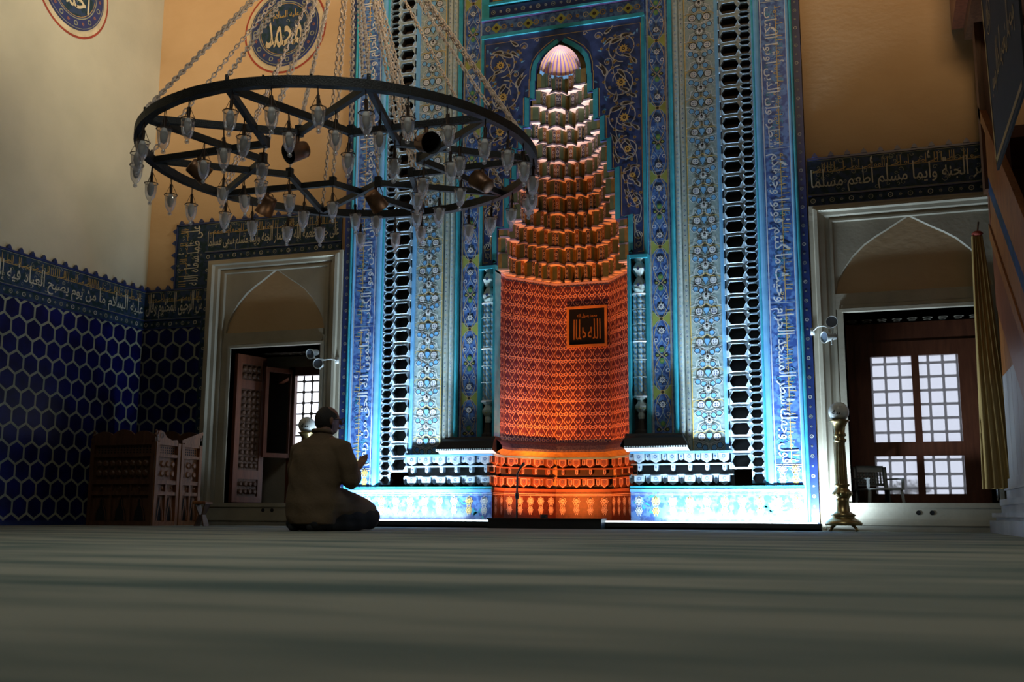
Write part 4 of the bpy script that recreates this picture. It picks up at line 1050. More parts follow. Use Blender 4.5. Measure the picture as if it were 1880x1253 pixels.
for px_, py_ in LP:
    d = RT*((px_-940)/FPX)+UP*((626.5-py_)/FPX)+FW; c = RC+Vector((0, 0, -.128-.03))
    p = CAM + d*((c-CAM).dot(RN)/d.dot(RN)); p = p+Vector((0, 0, .128)); q = p-RC;
    p, a_ = snap(p); q = p-RC
    lamps.append([p, math.hypot(q.x, q.y), a_, px_, py_])
ORD = ['first', 'second', 'third', 'fourth', 'fifth', 'sixth', 'seventh', 'eighth', 'ninth', 'tenth', 'eleventh', 'twelfth', 'thirteenth', 'fourteenth', 'fifteenth', 'sixteenth', 'seventeenth', 'eighteenth', 'nineteenth', 'twentieth', 'twenty-first', 'twenty-second', 'twenty-third']
def zone(l):
    if l[1] > 1.32: return ('far rim of the iron ring', 0) if l[4] < 275 + (l[3]-250)*.05 else ('near rim of the iron ring', 1)
    return ('inner star beams, farther half', 2) if l[4] < 300 else ('inner star beams, nearer half', 3)
lamps.sort(key=lambda l: (zone(l)[1], l[3])); proto = make_lamp(); cnt = {}; tot = {}
for l in lamps: tot[zone(l)[1]] = tot.get(zone(l)[1], 0)+1
for i, l in enumerate(lamps):
    zn, zi = zone(l); k = cnt.get(zi, 0); cnt[zi] = k+1
    if i == 0: o = proto
    else:
        o = proto.copy(); COL.objects.link(o)
        for ch in proto.children: c = ch.copy(); COL.objects.link(c); c.parent = o
    o.location = l[0]; o.rotation_euler = (random.uniform(-.05, .05), random.uniform(-.05, .05), random.uniform(0, 6)); o.scale = (1.08+.06*random.random(),)*3
    if k < tot[zi]/2: w = 'leftmost' if k == 0 else ORD[k]+' from the left'
    else: kk = tot[zi]-1-k; w = 'rightmost' if kk == 0 else ORD[kk]+' from the right'
    o['label'] = f'clear glass lamp on {zn}, {w}'; o['category'] = 'glass lamp'; o['group'] = 'glass lamps of the chandelier'
# metal spotlight cans among the lamps: (pixel of body centre, mouth direction in view space right/up/toward, label)
CANS = [((545, 282), (-.75, -.35, .75), 'brown metal can spotlight, black mouth facing viewer, hanging before the tan wall left of mihrab'),
        ((374, 318), (.75, -.6, -.35), 'brown metal can spotlight hanging farthest left of all, mouth tipped down right'),
        ((503, 384), (-.45, -.9, -.2), 'brown metal can spotlight pointing down left, just above the tiled band'),
        ((785, 265), (.55, -.15, .9), 'copper brown can spotlight with black mouth facing right, in front of stalactite border'),
        ((884, 335), (-.62, .50, -.55), 'copper brown can spotlight hanging farthest right, tilted along the ring'),
        ((697, 370), (.50, -.75, -.45), 'copper brown can spotlight hanging low at centre front, tipped right')]
def make_can():
    t = thing('can_spotlight', 'x', 'spotlight')
    m = MB(); R = .072; L = .15
    m.lathe([(.0, -L*.5), (R*.6, -L*.5), (R*.78, -L*.45), (R*.82, -L*.3), (R, L*.5), (R*1.02, L*.5)], (0, 0, 0), 'copper', 24)
    m.lathe([(R*1.02, L*.5), (R*.97, L*.5), (R*.90, L*.2), (R*.8, -L*.3), (0, -L*.35)], (0, 0, 0), 'canin', 24); m.build('can_body', t, True)
    return t
for k, (pp, dv, lab) in enumerate(CANS):
    c = RC+Vector((0, 0, -.13)); d = RT*((pp[0]-940)/FPX)+UP*((626.5-pp[1])/FPX)+FW; p = CAM+d*((c-CAM).dot(RN)/d.dot(RN)); p = snap(p+Vector((0, 0, .1)))[0]-Vector((0, 0, .106))
    v = (RT*dv[0]+UP*dv[1]-FW*dv[2]).normalized(); 
    o = make_can(); o.location = p; o['label'] = lab; o['group'] = 'can spotlights of the chandelier'
    body = o.children[0]; body.rotation_euler = v.to_track_quat('Z', 'Y').to_euler()
    m = MB(); top = Vector((0, 0, .105)); m.tube([top, Vector((0, 0, .05))], .014, 'copper', 8); sd = v.cross(Vector((0, 0, 1))).normalized()
    m.tube([top, sd*.05+Vector((0, 0, .10)), sd*.085+Vector((0, 0, .04)), sd*.074], .0035, 'wire', 5); m.build('bracket', o, True)

# ------------------------------------------------------------------ lights and fittings at the foot of the mihrab
def washer(x0, x1, label):
    t = thing('floor_light_bar', label, 'floor light', ((x0+x1)/2, -.27, 0)); c = (x0+x1)/2
    m = MB(); m.box((x0-c, -.06, 0), (x1-c, -.045, .062), 'rubber'); m.box((x0-c, .045, 0), (x1-c, .06, .05), 'rubber'); m.box((x0-c, -.06, 0), (x1-c, .06, .02), 'rubber')
    m.box((x0-c-.015, -.06, 0), (x0-c, .06, .062), 'rubber'); m.box((x1-c, -.06, 0), (x1-c+.015, .06, .062), 'rubber'); m.build('housing', t)
    m = MB(); m.tube([(x0-c+.02, 0, .062), (x1-c-.02, 0, .062)], .013, 'led', 8); m.build('light_tube', t, True); return t
washer(-5.13, -3.56, 'long dark floor light bar with glowing tube, left of the niche'); washer(-2.44, -.50, 'long dark floor light bar with glowing tube, right of the niche')
m = MB(); m.box((-3.49, -.50, 0), (-2.40, -.32, .085), 'rubber'); m.box((-3.50, -.51, .085), (-2.39, -.31, .095), 'rubber')
tag(m.build('low_step'), 'low black step on the floor in front of the orange niche', 'step')
t = thing('floor_spotlight', 'small black floor spotlight glowing orange inside the niche base', 'spotlight', (-3.12, .08, .03))
m = MB(); m.lathe([(0, 0), (.05, 0), (.05, .012), (.012, .02), (.012, .05), (.0, .05)], (0, 0, 0), 'rubber', 14); m.lathe([(0, .05), (.035, .05), (.042, .10), (.036, .10), (.03, .085)], (0, 0, 0), 'rubber', 14); m.build('housing', t, True)
m = MB(); m.lathe([(0, .09), (.031, .09)], (0, 0, 0), 'orangeled', 14); m.build('lens', t)
t = thing('microphone_stand', 'thin black microphone stand at the left mouth of the orange niche', 'stand', (-3.32, -.16, 0))
m = MB(); m.lathe([(0, 0), (.085, 0), (.085, .010), (.02, .022), (0, .022)], (0, 0, 0), 'rubber', 16); m.build('base', t)
m = MB(); m.tube([(0, 0, .02), (0, 0, .30), (.004, 0, .52)], .010, 'rubber', 8); m.lathe([(.017, .28), (.019, .30), (.017, .33)], (0, 0, 0), 'rubber', 8); m.build('pole', t, True)
m = MB(); m.tube([(0, 0, .51), (.03, .01, .57), (.055, .01, .60)], [.008, .012, .018], 'rubber', 8); m.lathe([(0, -.02), (.014, -.012), (.016, .0), (.012, .014), (0, .02)], (.062, .01, .61), 'rubber', 8); m.build('microphone', t, True)
# framed calligraphy hung on the back facet of the niche
t = thing('framed_calligraphy', 'square orange-wood framed black and gold calligraphy hanging inside the niche', 'picture', (-2.875, .845, 2.12), 0)
m = MB(); hw = .222; fw = .026
for a, b in (((-hw, -.02, -hw), (-hw+fw, .01, hw)), ((hw-fw, -.02, -hw), (hw, .01, hw)), ((-hw+fw, -.02, -hw), (hw-fw, .01, -hw+fw)), ((-hw+fw, -.02, hw-fw), (hw-fw, .01, hw))): m.box(a, b, 'frame')
m.build('frame', t)
m = MB(); F = lambda a, b, h: (a, -.004-h, b); m.rect(F, -hw+fw, hw-fw, -hw+fw, hw-fw, 'pic'); 
script(m, F, 'الله', .01, .15, -.14, .08, 'picgold', .002); n0 = len(m.v); script(m, F, 'الله', .01, .15, -.14, .08, 'picgold', .002)
for i in range(n0, len(m.v)): v = m.v[i]; m.v[i] = (-v[0], v[1], v[2])
script(m, F, 'محمد رسول الله', -.11, .11, .09, .14, 'picgold', .002, tall=False); m.build('calligraphy', t)

# wall-mounted twin spotlights beside the mihrab
def head(t, p, aim, r=.054, L=.12, name='spotlight_head'):
    m = MB(); v = Vector(aim).normalized(); p = Vector(p)
    m.lathe([(0, -L*.6), (r*.55, -L*.6), (r*.62, -L*.2), (r*.95, L*.3), (r, L*.42), (r*.93, L*.42), (r*.88, L*.34)], p, 'paint', 20, axis=v)
    o = m.build(name, t, True); g = MB(); g.lathe([(0, L*.33), (r*.90, L*.34)], p, 'lens', 20, axis=v); g.build('lens', o, True)
    h = MB(); h.tube([p-v*L*.3, p-v*L*.3+Vector((0, 0, -.05))], .006, 'paint', 6); h.build('bracket', o); return o
TOC = (CAM-Vector((-5.4, -.2, 1.7))).normalized()
t = thing('twin_spotlight', 'pair of white spotlights on a bent arm beside the left window', 'spotlight', (-5.40, -.08, 1.72))
P1, P2 = Vector((-.175, -.14, .075)), Vector((-.095, -.14, -.045))
head(t, P1, (-.15, -.95, -.28)); head(t, P2, (.22, -.95, .0))
m = MB(); m.tube([(.02, .02, .015), (-.02, -.03, .02), (-.06, -.10, .005), (-.10, -.14, .015), P1+Vector((0, 0, -.05))], .0055, 'paint', 6); m.tube([(-.06, -.10, .005), P2+Vector((0, 0, .045))], .0055, 'paint', 6)
m.box((.0, .015, -.02), (.045, .03, .05), 'paint'); m.build('arm', t, True)
t = thing('twin_spotlight', 'pair of white spotlights on a curved arm beside the right window', 'spotlight', (-.40, -.08, 1.78))
P1, P2 = Vector((.075, -.15, .06)), Vector((.035, -.15, -.07))
head(t, P1, (-.1, -1, -.05)); head(t, P2, (-.75, -.6, -.12))
m = MB(); m.tube([(-.10, .02, .02), (-.06, -.04, .045), (.0, -.10, .04), (.06, -.15, .0)], .0055, 'paint', 6); m.tube([(.075, -.15, .02), (.06, -.15, -.14)], .008, 'paint', 6); m.box((-.125, .015, -.02), (-.09, .03, .05), 'paint'); m.build('arm', t, True)

# ------------------------------------------------------------------ brass globe lamps
def globe_lamp(x, y, label, s=1.0):
    t = thing('globe_floor_lamp', label, 'floor lamp', (x, y, 0), 0, 'brass globe floor lamps'); t.scale = (s,)*3
    m = MB(); 
    m.lathe([(0, .05), (.150, .05), (.155, .07), (.135, .09), (.10, .11), (.092, .125), (.108, .135), (.075, .155), (.058, .17), (.052, .25), (.058, .28), (.0, .28)], (0, 0, 0), 'brass', 28)
    m.build('base', t, True)
    for k in range(4):
        a = PI/4+k*PI/2; f = MB(); f.tube([(.10*cos(a), .10*sin(a), .055), (.14*cos(a), .14*sin(a), .03), (.155*cos(a), .155*sin(a), .008)], [.012, .010, .014], 'brass', 8); f.build('foot', t, True)
    m = MB(); m.lathe([(.058, .28), (.075, .30), (.080, .32), (.072, .34), (.052, .36), (.050, .375), (.066, .39), (.060, .40)], (0, 0, 0), 'brass', 28)
    for k in range(12): a = 2*PI*k/12; m.lathe([(0, -.018), (.013, -.008), (.013, .008), (0, .018)], (.072*cos(a), .072*sin(a), .318), 'brass', 8)
    m.build('leaf_collar', t, True)
    m = MB(); rows = []
    for z, r in ((.40, .050), (.42, .049), (.60, .045), (.74, .040), (.755, .042)):
        rows.append([((r-.004*(k % 2))*cos(2*PI*k/32), (r-.004*(k % 2))*sin(2*PI*k/32), z) for k in range(32)])
    m.grid(rows, 'brass', True); m.build('fluted_column', t, False)
    m = MB(); m.lathe([(.042, .755), (.054, .765), (.054, .78), (.040, .79), (.040, .80), (.054, .812), (.050, .83), (.044, .84), (.050, .89), (.068, .925), (.085, .935), (.085, .945), (.06, .95), (0, .95)], (0, 0, 0), 'brass', 28); m.build('capital', t, True)
    m = MB(); R = .086; c = (0, 0, 1.018)
    m.lathe([(R*sin(PI*k/16), -R*cos(PI*k/16)) for k in range(17)], c, 'globe', 32); g = m.build('globe', t, True)
    d = math.atan2(CAM.y-y, CAM.x-x)-.12
    def G(a, b, h): th = d+a/R; ph = (b)/R; return ((R+h)*cos(th)*cos(ph), (R+h)*sin(th)*cos(ph), 1.018+(R+h)*sin(ph))
    w_ = MB(); script(w_, G, 'الله', -.052, .042, -.028, .040, 'black', .001); w_.build('inscription', g)
    return t
globe_lamp(-.30, -.42, 'brass column lamp with inscribed white globe, right of the mihrab')
globe_lamp(-5.50, -.42, 'brass column lamp with white globe, mostly hidden behind the kneeling man')

# ------------------------------------------------------------------ carved wooden preaching chair in the corner
t = thing('preaching_chair', 'dark carved walnut preaching chair standing in the left corner', 'pulpit chair', (-7.15, -.70, 0))
x0, x1, y0, y1 = -.42, .36, -.42, .34
def panelbox(name, F, a0, a1, mat, arches=3, drawer=True):
    o = MB(); H = .80
    for p, q in ((a0, a0+.045), (a1-.045, a1)): o.slab(F, p, q, 0, H+.03, mat, -.03, .012)
    for z0, z1 in ((0, .04), (.30, .335), (.41, .45), (.68, .71), (.80, .84)): o.slab(F, a0+.045, a1-.045, z0, z1, mat, -.03, .008)
    o.rect(F, a0+.045, a1-.045, .04, .80, mat, -.022)
    n = arches; w = (a1-a0-.09)/n
    for i in range(n):
        c = a0+.045+w*(i+.5)
        A = [(c-w*.30, .05), (c-w*.24, .14), (c-w*.12, .20), (c-w*.10, .25), (c, .285), (c+w*.10, .25), (c+w*.12, .20), (c+w*.24, .14), (c+w*.30, .05)]
        o.poly([F(x, y, -.018) for x, y in A], 'canin'); o.ribbon(F, A, .012, mat, .002)
        if i: o.slab(F, a0+.045+w*i-.012, a0+.045+w*i+.012, .04, .30, mat, -.022, .006)
        if drawer: o.lathe([(0, .0), (.012, .004), (.014, .012), (0, .018)], F(c, .372, .0), mat, 8, axis=Vector(F(0, 0, 1))-Vector(F(0, 0, 0)))
        if i: o.slab(F, a0+.045+w*i-.010, a0+.045+w*i+.010, .335, .41, mat, -.022, .0)
    carved(o, F, a0+.07, a1-.07, .47, .66, mat, 0, .085)
    k = max(2, int((a1-a0)/.045))
    for i in range(k):
        for j in range(3): c = a0+.06+(a1-a0-.12)*(i+.5)/k; o.disk(F, c, .725+.025*j, .009, 'canin', -.020, 6)
    return o
Ff = lambda a, b, h: (a, y0-h, b); Fs = lambda a, b, h: (x1+h, a, b); Fb = lambda a, b, h: (x0-h, a, b)
panelbox('front_panel', Ff, x0, x1, 'wood').build('front_panel', t)
panelbox('side_panel', Fs, y0, y0+.39, 'woodl', 2).build('side_panel', t)  # warm light on this side put into a more orange wood
o = panelbox('gate_panel', Fs, y0+.41, y1, 'woodl', 2)
o.poly([Fs(y0+.41, .84, 0), Fs(y1, .84, 0), Fs(y1, .96, 0), Fs(y0+.46, .85, 0)], 'woodl'); o.ribbon(Fs, [(y0+.41, .85), (y1, .96)], .035, 'woodl', .012); o.build('gate_panel', t)
m = MB(); m.box((x0, y1-.03, 0), (x1, y1, .9), 'wood'); m.box((x0, y0+.02, .0), (x0+.03, y1, .8), 'wood'); m.box((x0+.03, y0+.03, .40), (x1-.03, y1-.03, .44), 'wood'); m.build('back_panel', t)
for F, a0, a1, mat in ((Ff, x0, x1, 'wood'), (lambda a, b, h: (a, y1-.015-h, b), x0, x1, 'wood')):
    m = MB(); z = .84 if F is Ff else .88; n = 24; P = []
    for i in range(n+1): q = i/n; P.append((a0+(a1-a0)*q, z+.03+.05*abs(sin(q*PI*3))**.7+.035*sin(q*PI)))
    A = [F(x, y, .01) for x, y in [(a0, z)]+P+[(a1, z)]]; B = [F(x, y, -.015) for x, y in [(a0, z)]+P+[(a1, z)]]; m.poly(A, mat); m.grid([A, B], mat, True); m.poly(B[::-1], mat)
    m.build('carved_crest', t)
m = MB(); P = [(y0+.03, .84), (y0+.03, .93), (y0+.07, .945), (y0+.12, .93), (y0+.17, .88), (y0+.26, .855), (y0+.34, .865), (y0+.36, .84)]
A = [Fs(a, b, .0) for a, b in P]; B = [Fs(a, b, -.03) for a, b in P]; m.poly(A, 'woodl'); m.grid([A, B], 'woodl', True); m.poly(B[::-1], 'woodl'); m.ring(Fs, y0+.09, .893, .022, .01, 'wood', .004, 10); m.build('scroll_bracket', t)
for a, b in ((x0, y0), (x1-.03, y0), (x1-.03, y1-.03)):
    m = MB(); m.box((a, b, .0), (a+.03, b+.03, .88), 'wood'); m.lathe([(.018, .88), (.022, .90), (.012, .92), (.016, .94), (0, .955)], (a+.015, b+.015, 0), 'wood', 10); m.build('corner_post', t)
# small stool with a pale rounded top beside it
t = thing('small_stool', 'small dark wooden stool with pale rounded top, before the left window frame', 'stool', (-6.33, -.95, 0))
m = MB(); m.box((-.075, -.06, .215), (.075, .06, .235), 'woodl'); m.tube([(-.07, -.05, .228), (.07, -.05, .228)], .014, 'woodl', 8); m.build('top', t)
for sx in (-1, 1): 
    m = MB(); m.poly([(sx*.05, -.045, .215), (sx*.05, .045, .215), (sx*.01, .03, .11), (sx*.045, .045, 0), (sx*.045, -.045, 0), (sx*.01, -.03, .11)], 'wood'); m.poly([(sx*.064, -.045, .215), (sx*.064, .045, .215), (sx*.024, .03, .11), (sx*.059, .045, 0), (sx*.059, -.045, 0), (sx*.024, -.03, .11)], 'wood')
    A = [(sx*.05, -.045, .215), (sx*.05, .045, .215), (sx*.01, .03, .11), (sx*.045, .045, 0), (sx*.045, -.045, 0), (sx*.01, -.03, .11)]; m.grid([A, [(x+sx*.014, y, z) for x, y, z in A]], 'wood', True); m.build('leg', t)

# ------------------------------------------------------------------ right window: plastic chair, notice, curtain, shrub outside
t = thing('plastic_chair', 'white plastic chair back seen in the right window alcove, behind the brass lamp', 'chair', (-.02, .42, .245), math.radians(25))
m = MB(); F = lambda a, b, h: (a, .10+b*.12+h, b)
def bar2(a0, a1, b0, b1): m.slab(F, a0, a1, b0, b1, 'plast', -.01, .012)
bar2(-.16, -.13, .02, .34); bar2(.13, .16, .02, .34); bar2(-.13, .13, .29, .35); bar2(-.13, .13, .16, .185)
for i in range(9):
    for j in range(4): a = -.115+i*.0288; b = .195+j*.026; m.ring(F, a, b, .010, .006, 'plast', .004, 6)
for i in range(10): bar2(-.13+i*.0288-.003, -.13+i*.0288+.003, .185, .29)
m.build('backrest', t)
m = MB(); m.box((-.17, -.20, .12), (.17, .12, .135), 'plast'); m.build('seat', t)
for x in (-.15, .15):
    for y in (-.18, .09): m = MB(); m.bar((x, y, .12), (x*1.08, y*1.05, 0.0), .022, .022, 'plast'); m.build('leg', t)
for x in (-.165, .165): m = MB(); m.bar((x, -.18, .135), (x, -.18, .22), .02, .02, 'plast'); m.bar((x, -.19, .22), (x, .13, .225), .03, .014, 'plast'); m.build('armrest', t)
m = MB(); F = lambda a, b, h: (WR[1]-.006-h, a, b); m.slab(F, .06, .16, .27, .52, 'plast', 0, .004)
for k in range(8): m.rect(F, .07, .15, .29+k*.026, .302+k*.026, 'sky' if k % 2 else 'midblue', .006)
tag(m.build('notice_sheet'), 'small blue and white notice sheet at the foot of right window jamb', 'notice')
t = thing('curtain', 'ochre brown curtain bunched together, hanging at the right window edge', 'curtain', (.99, -.13, .36))
m = MB(); n = 26; rows = []
for j in range(15):
    q = j/14; z = 2.20*(1-q); wd = .035+.045*q**.8+.035*q; row = []
    for i in range(n+1):
        p = i/n; x = (p-.5)*2*wd*1.25 - .055*(1-q)-.02; row.append((x+.012*sin(p*9+q*3)*.3, -.035*abs(sin(p*PI*5.0+.6*sin(q*5)))*(.4+q)-.01, z))
    rows.append(row)
for r in rows: r += [(x, .03, z) for x, y, z in r[::-1]]
m.grid(rows, 'curt', True); m.poly(rows[-1], 'curt'); m.poly(rows[0][::-1], 'curt'); m.build('cloth', t, True)
m = MB(); m.lathe([(.03, -.02), (.05, 0), (.03, .02)], (-.07, 0, 2.22), 'red', 12); m.tube([(-.07, 0, 2.22), (-.05, .06, 2.34)], .008, 'wood', 6); m.build('tie', t, True)
t = thing('shrub', 'small dark shrub outside, seen through the lower left pane of right window', 'shrub', (.28, 1.75, 0)); r = random.Random(5)
m = MB(); 
for i in range(7): a = r.uniform(0, 6); m.tube([(0, 0, 0), (.05*cos(a), .05*sin(a), .2), (.13*cos(a), .13*sin(a), .40)], .006, 'wood', 4)
m.build('stems', t); m = MB()
for i in range(420):
    a, h_, b = r.uniform(0, 2*PI), r.random(), r.uniform(-1, 1); R_ = .22*math.sqrt(h_); c = Vector((R_*cos(a), R_*sin(a), .40+.10*b*math.sqrt(1-h_))); d = Vector((r.uniform(-1, 1), r.uniform(-1, 1), r.uniform(-.6, 1))).normalized()*.035; e_ = d.orthogonal().normalized()*.010
    m.poly([c, c+d*.5+e_, c+d, c+d*.5-e_], 'shrub')
m.build('foliage', t)

# ------------------------------------------------------------------ minbar (stepped pulpit) at the right edge
mn = thing('minbar', 'tall stepped stone and wood pulpit cut by the right edge of the view', 'pulpit', (1.30, -1.6, 0)); O = Vector((1.30, -1.6, 0))
def NB(m, name, smooth=False):
    o = m.build(name, None, smooth); o.data.transform(Matrix.Translation(-O)); o.parent = mn; return o
XS = 1.03
m = MB()                                              # moulded plinth
for z0, z1, d in ((0, .10, .17), (.10, .125, .12), (.125, .16, .15), (.16, .22, .075), (.22, .27, .085), (.27, .345, .03), (.345, .36, .045), (.36, .44, .015), (.44, .455, .0)):
    m.box((XS-d, -4.3, z0), (2.1+d, -.24+.3*d, z1), 'marble')
NB(m, 'plinth')
m = MB()                                              # triangular flank under the stairs, fluted slabs
for i in range(14):
    y1 = -.24-i*.30; y0_ = y1-.295; h1, h0 = 3.15-.72*(-y1-.12), 3.15-.72*(-y0_-.12)
    if h0 < .5: h0 = .5
    if h1 <= .5: break
    c1, c0 = min(h1, 1.30), min(h0, 1.30)
    m.poly([(XS, y0_, .455), (XS, y1, .455), (XS, y1, c1), (XS, y0_, c0)], 'marble')
    if h1 > 1.3: m.poly([(XS, y0_, c0), (XS, y1, c1), (XS, y1, h1), (XS, y0_, h0)], 'woodl')
    m.poly([(XS, y1, .455), (XS, y1-.005, .455), (XS+.01, y1-.005, h1), (XS+.01, y1, h1)], 'wood')
m.poly([(XS, -.24, .455), (2.1, -.24, .455), (2.1, -.24, 3.1), (XS, -.24, 3.1)], 'woodl')
NB(m, 'flank')
m = MB()                                              # wooden panelling above the marble, strings and handrail along the slope
sl = lambda y: 3.15-.72*(-y-.12)
def strip(x, za, zb, mat, t=.03, ya=-.26, yb=-3.7): 
    P = [(x, ya, sl(ya)+za), (x, yb, sl(yb)+za), (x, yb, sl(yb)+zb), (x, ya, sl(ya)+zb)]; Q = [(a-t, b, c) for a, b, c in P]; m.grid([P, Q], mat, True); m.poly(Q, mat)
strip(XS, -1.15, -.55, 'woodr', .012, yb=-2.4); strip(XS, -.55, -.42, 'woodl', .03); strip(XS, -.42, -.10, 'woodl', .016); strip(XS, -.10, .06, 'bandblue', .02); strip(XS, .06, .55, 'woodl', .022); strip(XS, .55, .66, 'woodl', .05)
NB(m, 'balustrade')
m = MB()                                              # tower: posts, cornice, canopy
for y in (-.30, -1.05): m.box((XS-.02, y-.05, 2.6), (XS+.08, y+.05, 5.4), 'woodr')
m.box((XS-.02, -1.1, 3.1), (2.1, -.10, 3.2), 'woodr'); m.box((XS-.05, -.40, 2.9), (XS, -.22, 4.55), 'wood')
m.box((XS-.20, -1.3, 4.55), (2.2, -.02, 5.2), 'woodr'); m.box((XS-.10, -1.2, 4.42), (2.15, -.05, 4.55), 'wood'); m.box((XS-.25, -1.35, 5.2), (2.2, .0, 5.3), 'woodr')
NB(m, 'tower')
m = MB(); F = lambda a, b, h: (XS-.13-h, a, b)        # black banner with gold border hung beside the stairs
t = thing('hanging_banner', 'black cloth banner with gold border and gold roundel, hanging on the pulpit', 'banner', (XS-.15, -2.2, 2.56)); O2 = Vector((XS-.15, -2.2, 2.56))
P0 = [(-3.6, 2.56), (-2.02, 2.56), (-1.80, 3.98), (-3.6, 3.98)]
A = [F(a, b, 0) for a, b in P0]; B = [F(a, b, -.015) for a, b in P0]; m.poly(A, 'banner'); m.grid([A, B], 'banner', True); m.poly(B[::-1], 'banner')
m.poly([F(-2.07, 2.60, .003), F(-2.02, 2.60, .003), F(-1.81, 3.94, .003), F(-1.86, 3.94, .003)], 'bandg'); m.rect(F, -3.5, -2.03, 2.60, 2.64, 'bandg', .003)
m.ring(F, -2.17, 3.66, .12, .010, 'bandg', .004, 24); script(m, F, 'الله', -2.26, -2.10, 3.60, 3.74, 'bandg', .004); script(m, F, 'بسم الله الرحمن الرحيم', -3.4, -2.16, 3.0, 3.36, 'bandg', .004)
o = m.build('banner_cloth'); o.data.transform(Matrix.Translation(-O2)); o.parent = t

# ------------------------------------------------------------------ the kneeling man
import bmesh
def limb(m, pts, rads, n=14, flat=None):
    """closed tapering tube with rounded ends; flat=(sx, sy) squashes the section"""
    pts = [Vector(p) for p in pts]; d0 = (pts[0]-pts[1]).normalized(); d1 = (pts[-1]-pts[-2]).normalized()
    P = [pts[0]+d0*rads[0]*.85, pts[0]+d0*rads[0]*.5]+pts+[pts[-1]+d1*rads[-1]*.5, pts[-1]+d1*rads[-1]*.85]
    R = [rads[0]*.35, rads[0]*.82]+list(rads)+[rads[-1]*.82, rads[-1]*.35]
    m.tube(P, R, 'skin', n)
def stack(m, rings, n=20):
    """closed loft of horizontal ellipses: (cx, cy, z, rx, ry)"""
    rows = [[(cx+rx*cos(2*PI*k/n), cy_+ry*sin(2*PI*k/n), z) for k in range(n)] for cx, cy_, z, rx, ry in rings]
    m.grid(rows, 'skin', True); m.poly(rows[0][::-1], 'skin'); m.poly(rows[-1], 'skin')
def ball(m, c, rx, ry, rz, n=14):
    stack(m, [(c[0], c[1], c[2]-rz*cos(PI*k/10), rx*sin(PI*k/10)+1e-4, ry*sin(PI*k/10)+1e-4) for k in range(11)], n)
def fuse(m, name, mat, parent, voxel, smooth=4, warp=None):
    me = bpy.data.meshes.new('tmp'); me.from_pydata(m.v, [], m.f); bm = bmesh.new(); bm.from_mesh(me)
    bmesh.ops.remove_doubles(bm, verts=bm.verts, dist=1e-5); bmesh.ops.recalc_face_normals(bm, faces=bm.faces); bm.to_mesh(me); bm.free()
    o = bpy.data.objects.new('tmp', me); COL.objects.link(o)
    r = o.modifiers.new('r', 'REMESH'); r.mode = 'VOXEL'; r.voxel_size = voxel
    s = o.modifiers.new('s', 'SMOOTH'); s.factor = .5; s.iterations = smooth
    bpy.context.view_layer.update()
    em = bpy.data.meshes.new_from_object(o.evaluated_get(bpy.context.evaluated_depsgraph_get()))
    bpy.data.objects.remove(o)
    if warp:
        for v in em.vertices: v.co = warp(v.co.copy(), v.normal.copy())
    em.materials.clear(); em.materials.append(MT[mat]); em.polygons.foreach_set('use_smooth', [True]*len(em.polygons)); em.polygons.foreach_set('material_index', [0]*len(em.polygons)); em.update()
    q = bpy.data.objects.new(name, em); COL.objects.link(q); q.parent = parent; return q
pp = at(576, 975.5, Z=0)
man = thing('person', 'man in brown jacket and black trousers kneeling on the carpet, hands raised before him', 'person', pp, math.radians(-15)); man.scale = (1.02,)*3
HC = Vector((-.012, .125, .812)); HY = math.radians(-24)
def hd_(x, y, z): return Vector((HC.x+x*cos(HY)-y*sin(HY), HC.y+x*sin(HY)+y*cos(HY), HC.z+z))
m = MB()
stack(m, [(0, 0, .08, .15, .12), (0, 0, .20, .17, .13), (0, .01, .34, .15, .11), (0, .03, .50, .165, .11), (0, .04, .61, .165, .085), (0, .05, .66, .10, .07), (0, .06, .70, .055, .055)])
limb(m, [(0, .06, .66), (-.004, .09, .72), (-.01, .105, .77)], [.058, .052, .055])
ball(m, HC, .074, .094, .100)                                            # skull
stack(m, [(HC.x, HC.y+.035, HC.z-.105, .022, .020), (HC.x, HC.y+.030, HC.z-.085, .048, .050), (HC.x, HC.y+.025, HC.z-.04, .060, .062), (HC.x, HC.y+.02, HC.z, .062, .066)])  # jaw
limb(m, [hd_(0, .088, .01), hd_(0, .104, -.022)], [.009, .014], 8)      # nose
ball(m, hd_(0, .088, -.058), .022, .010, .008, 8)
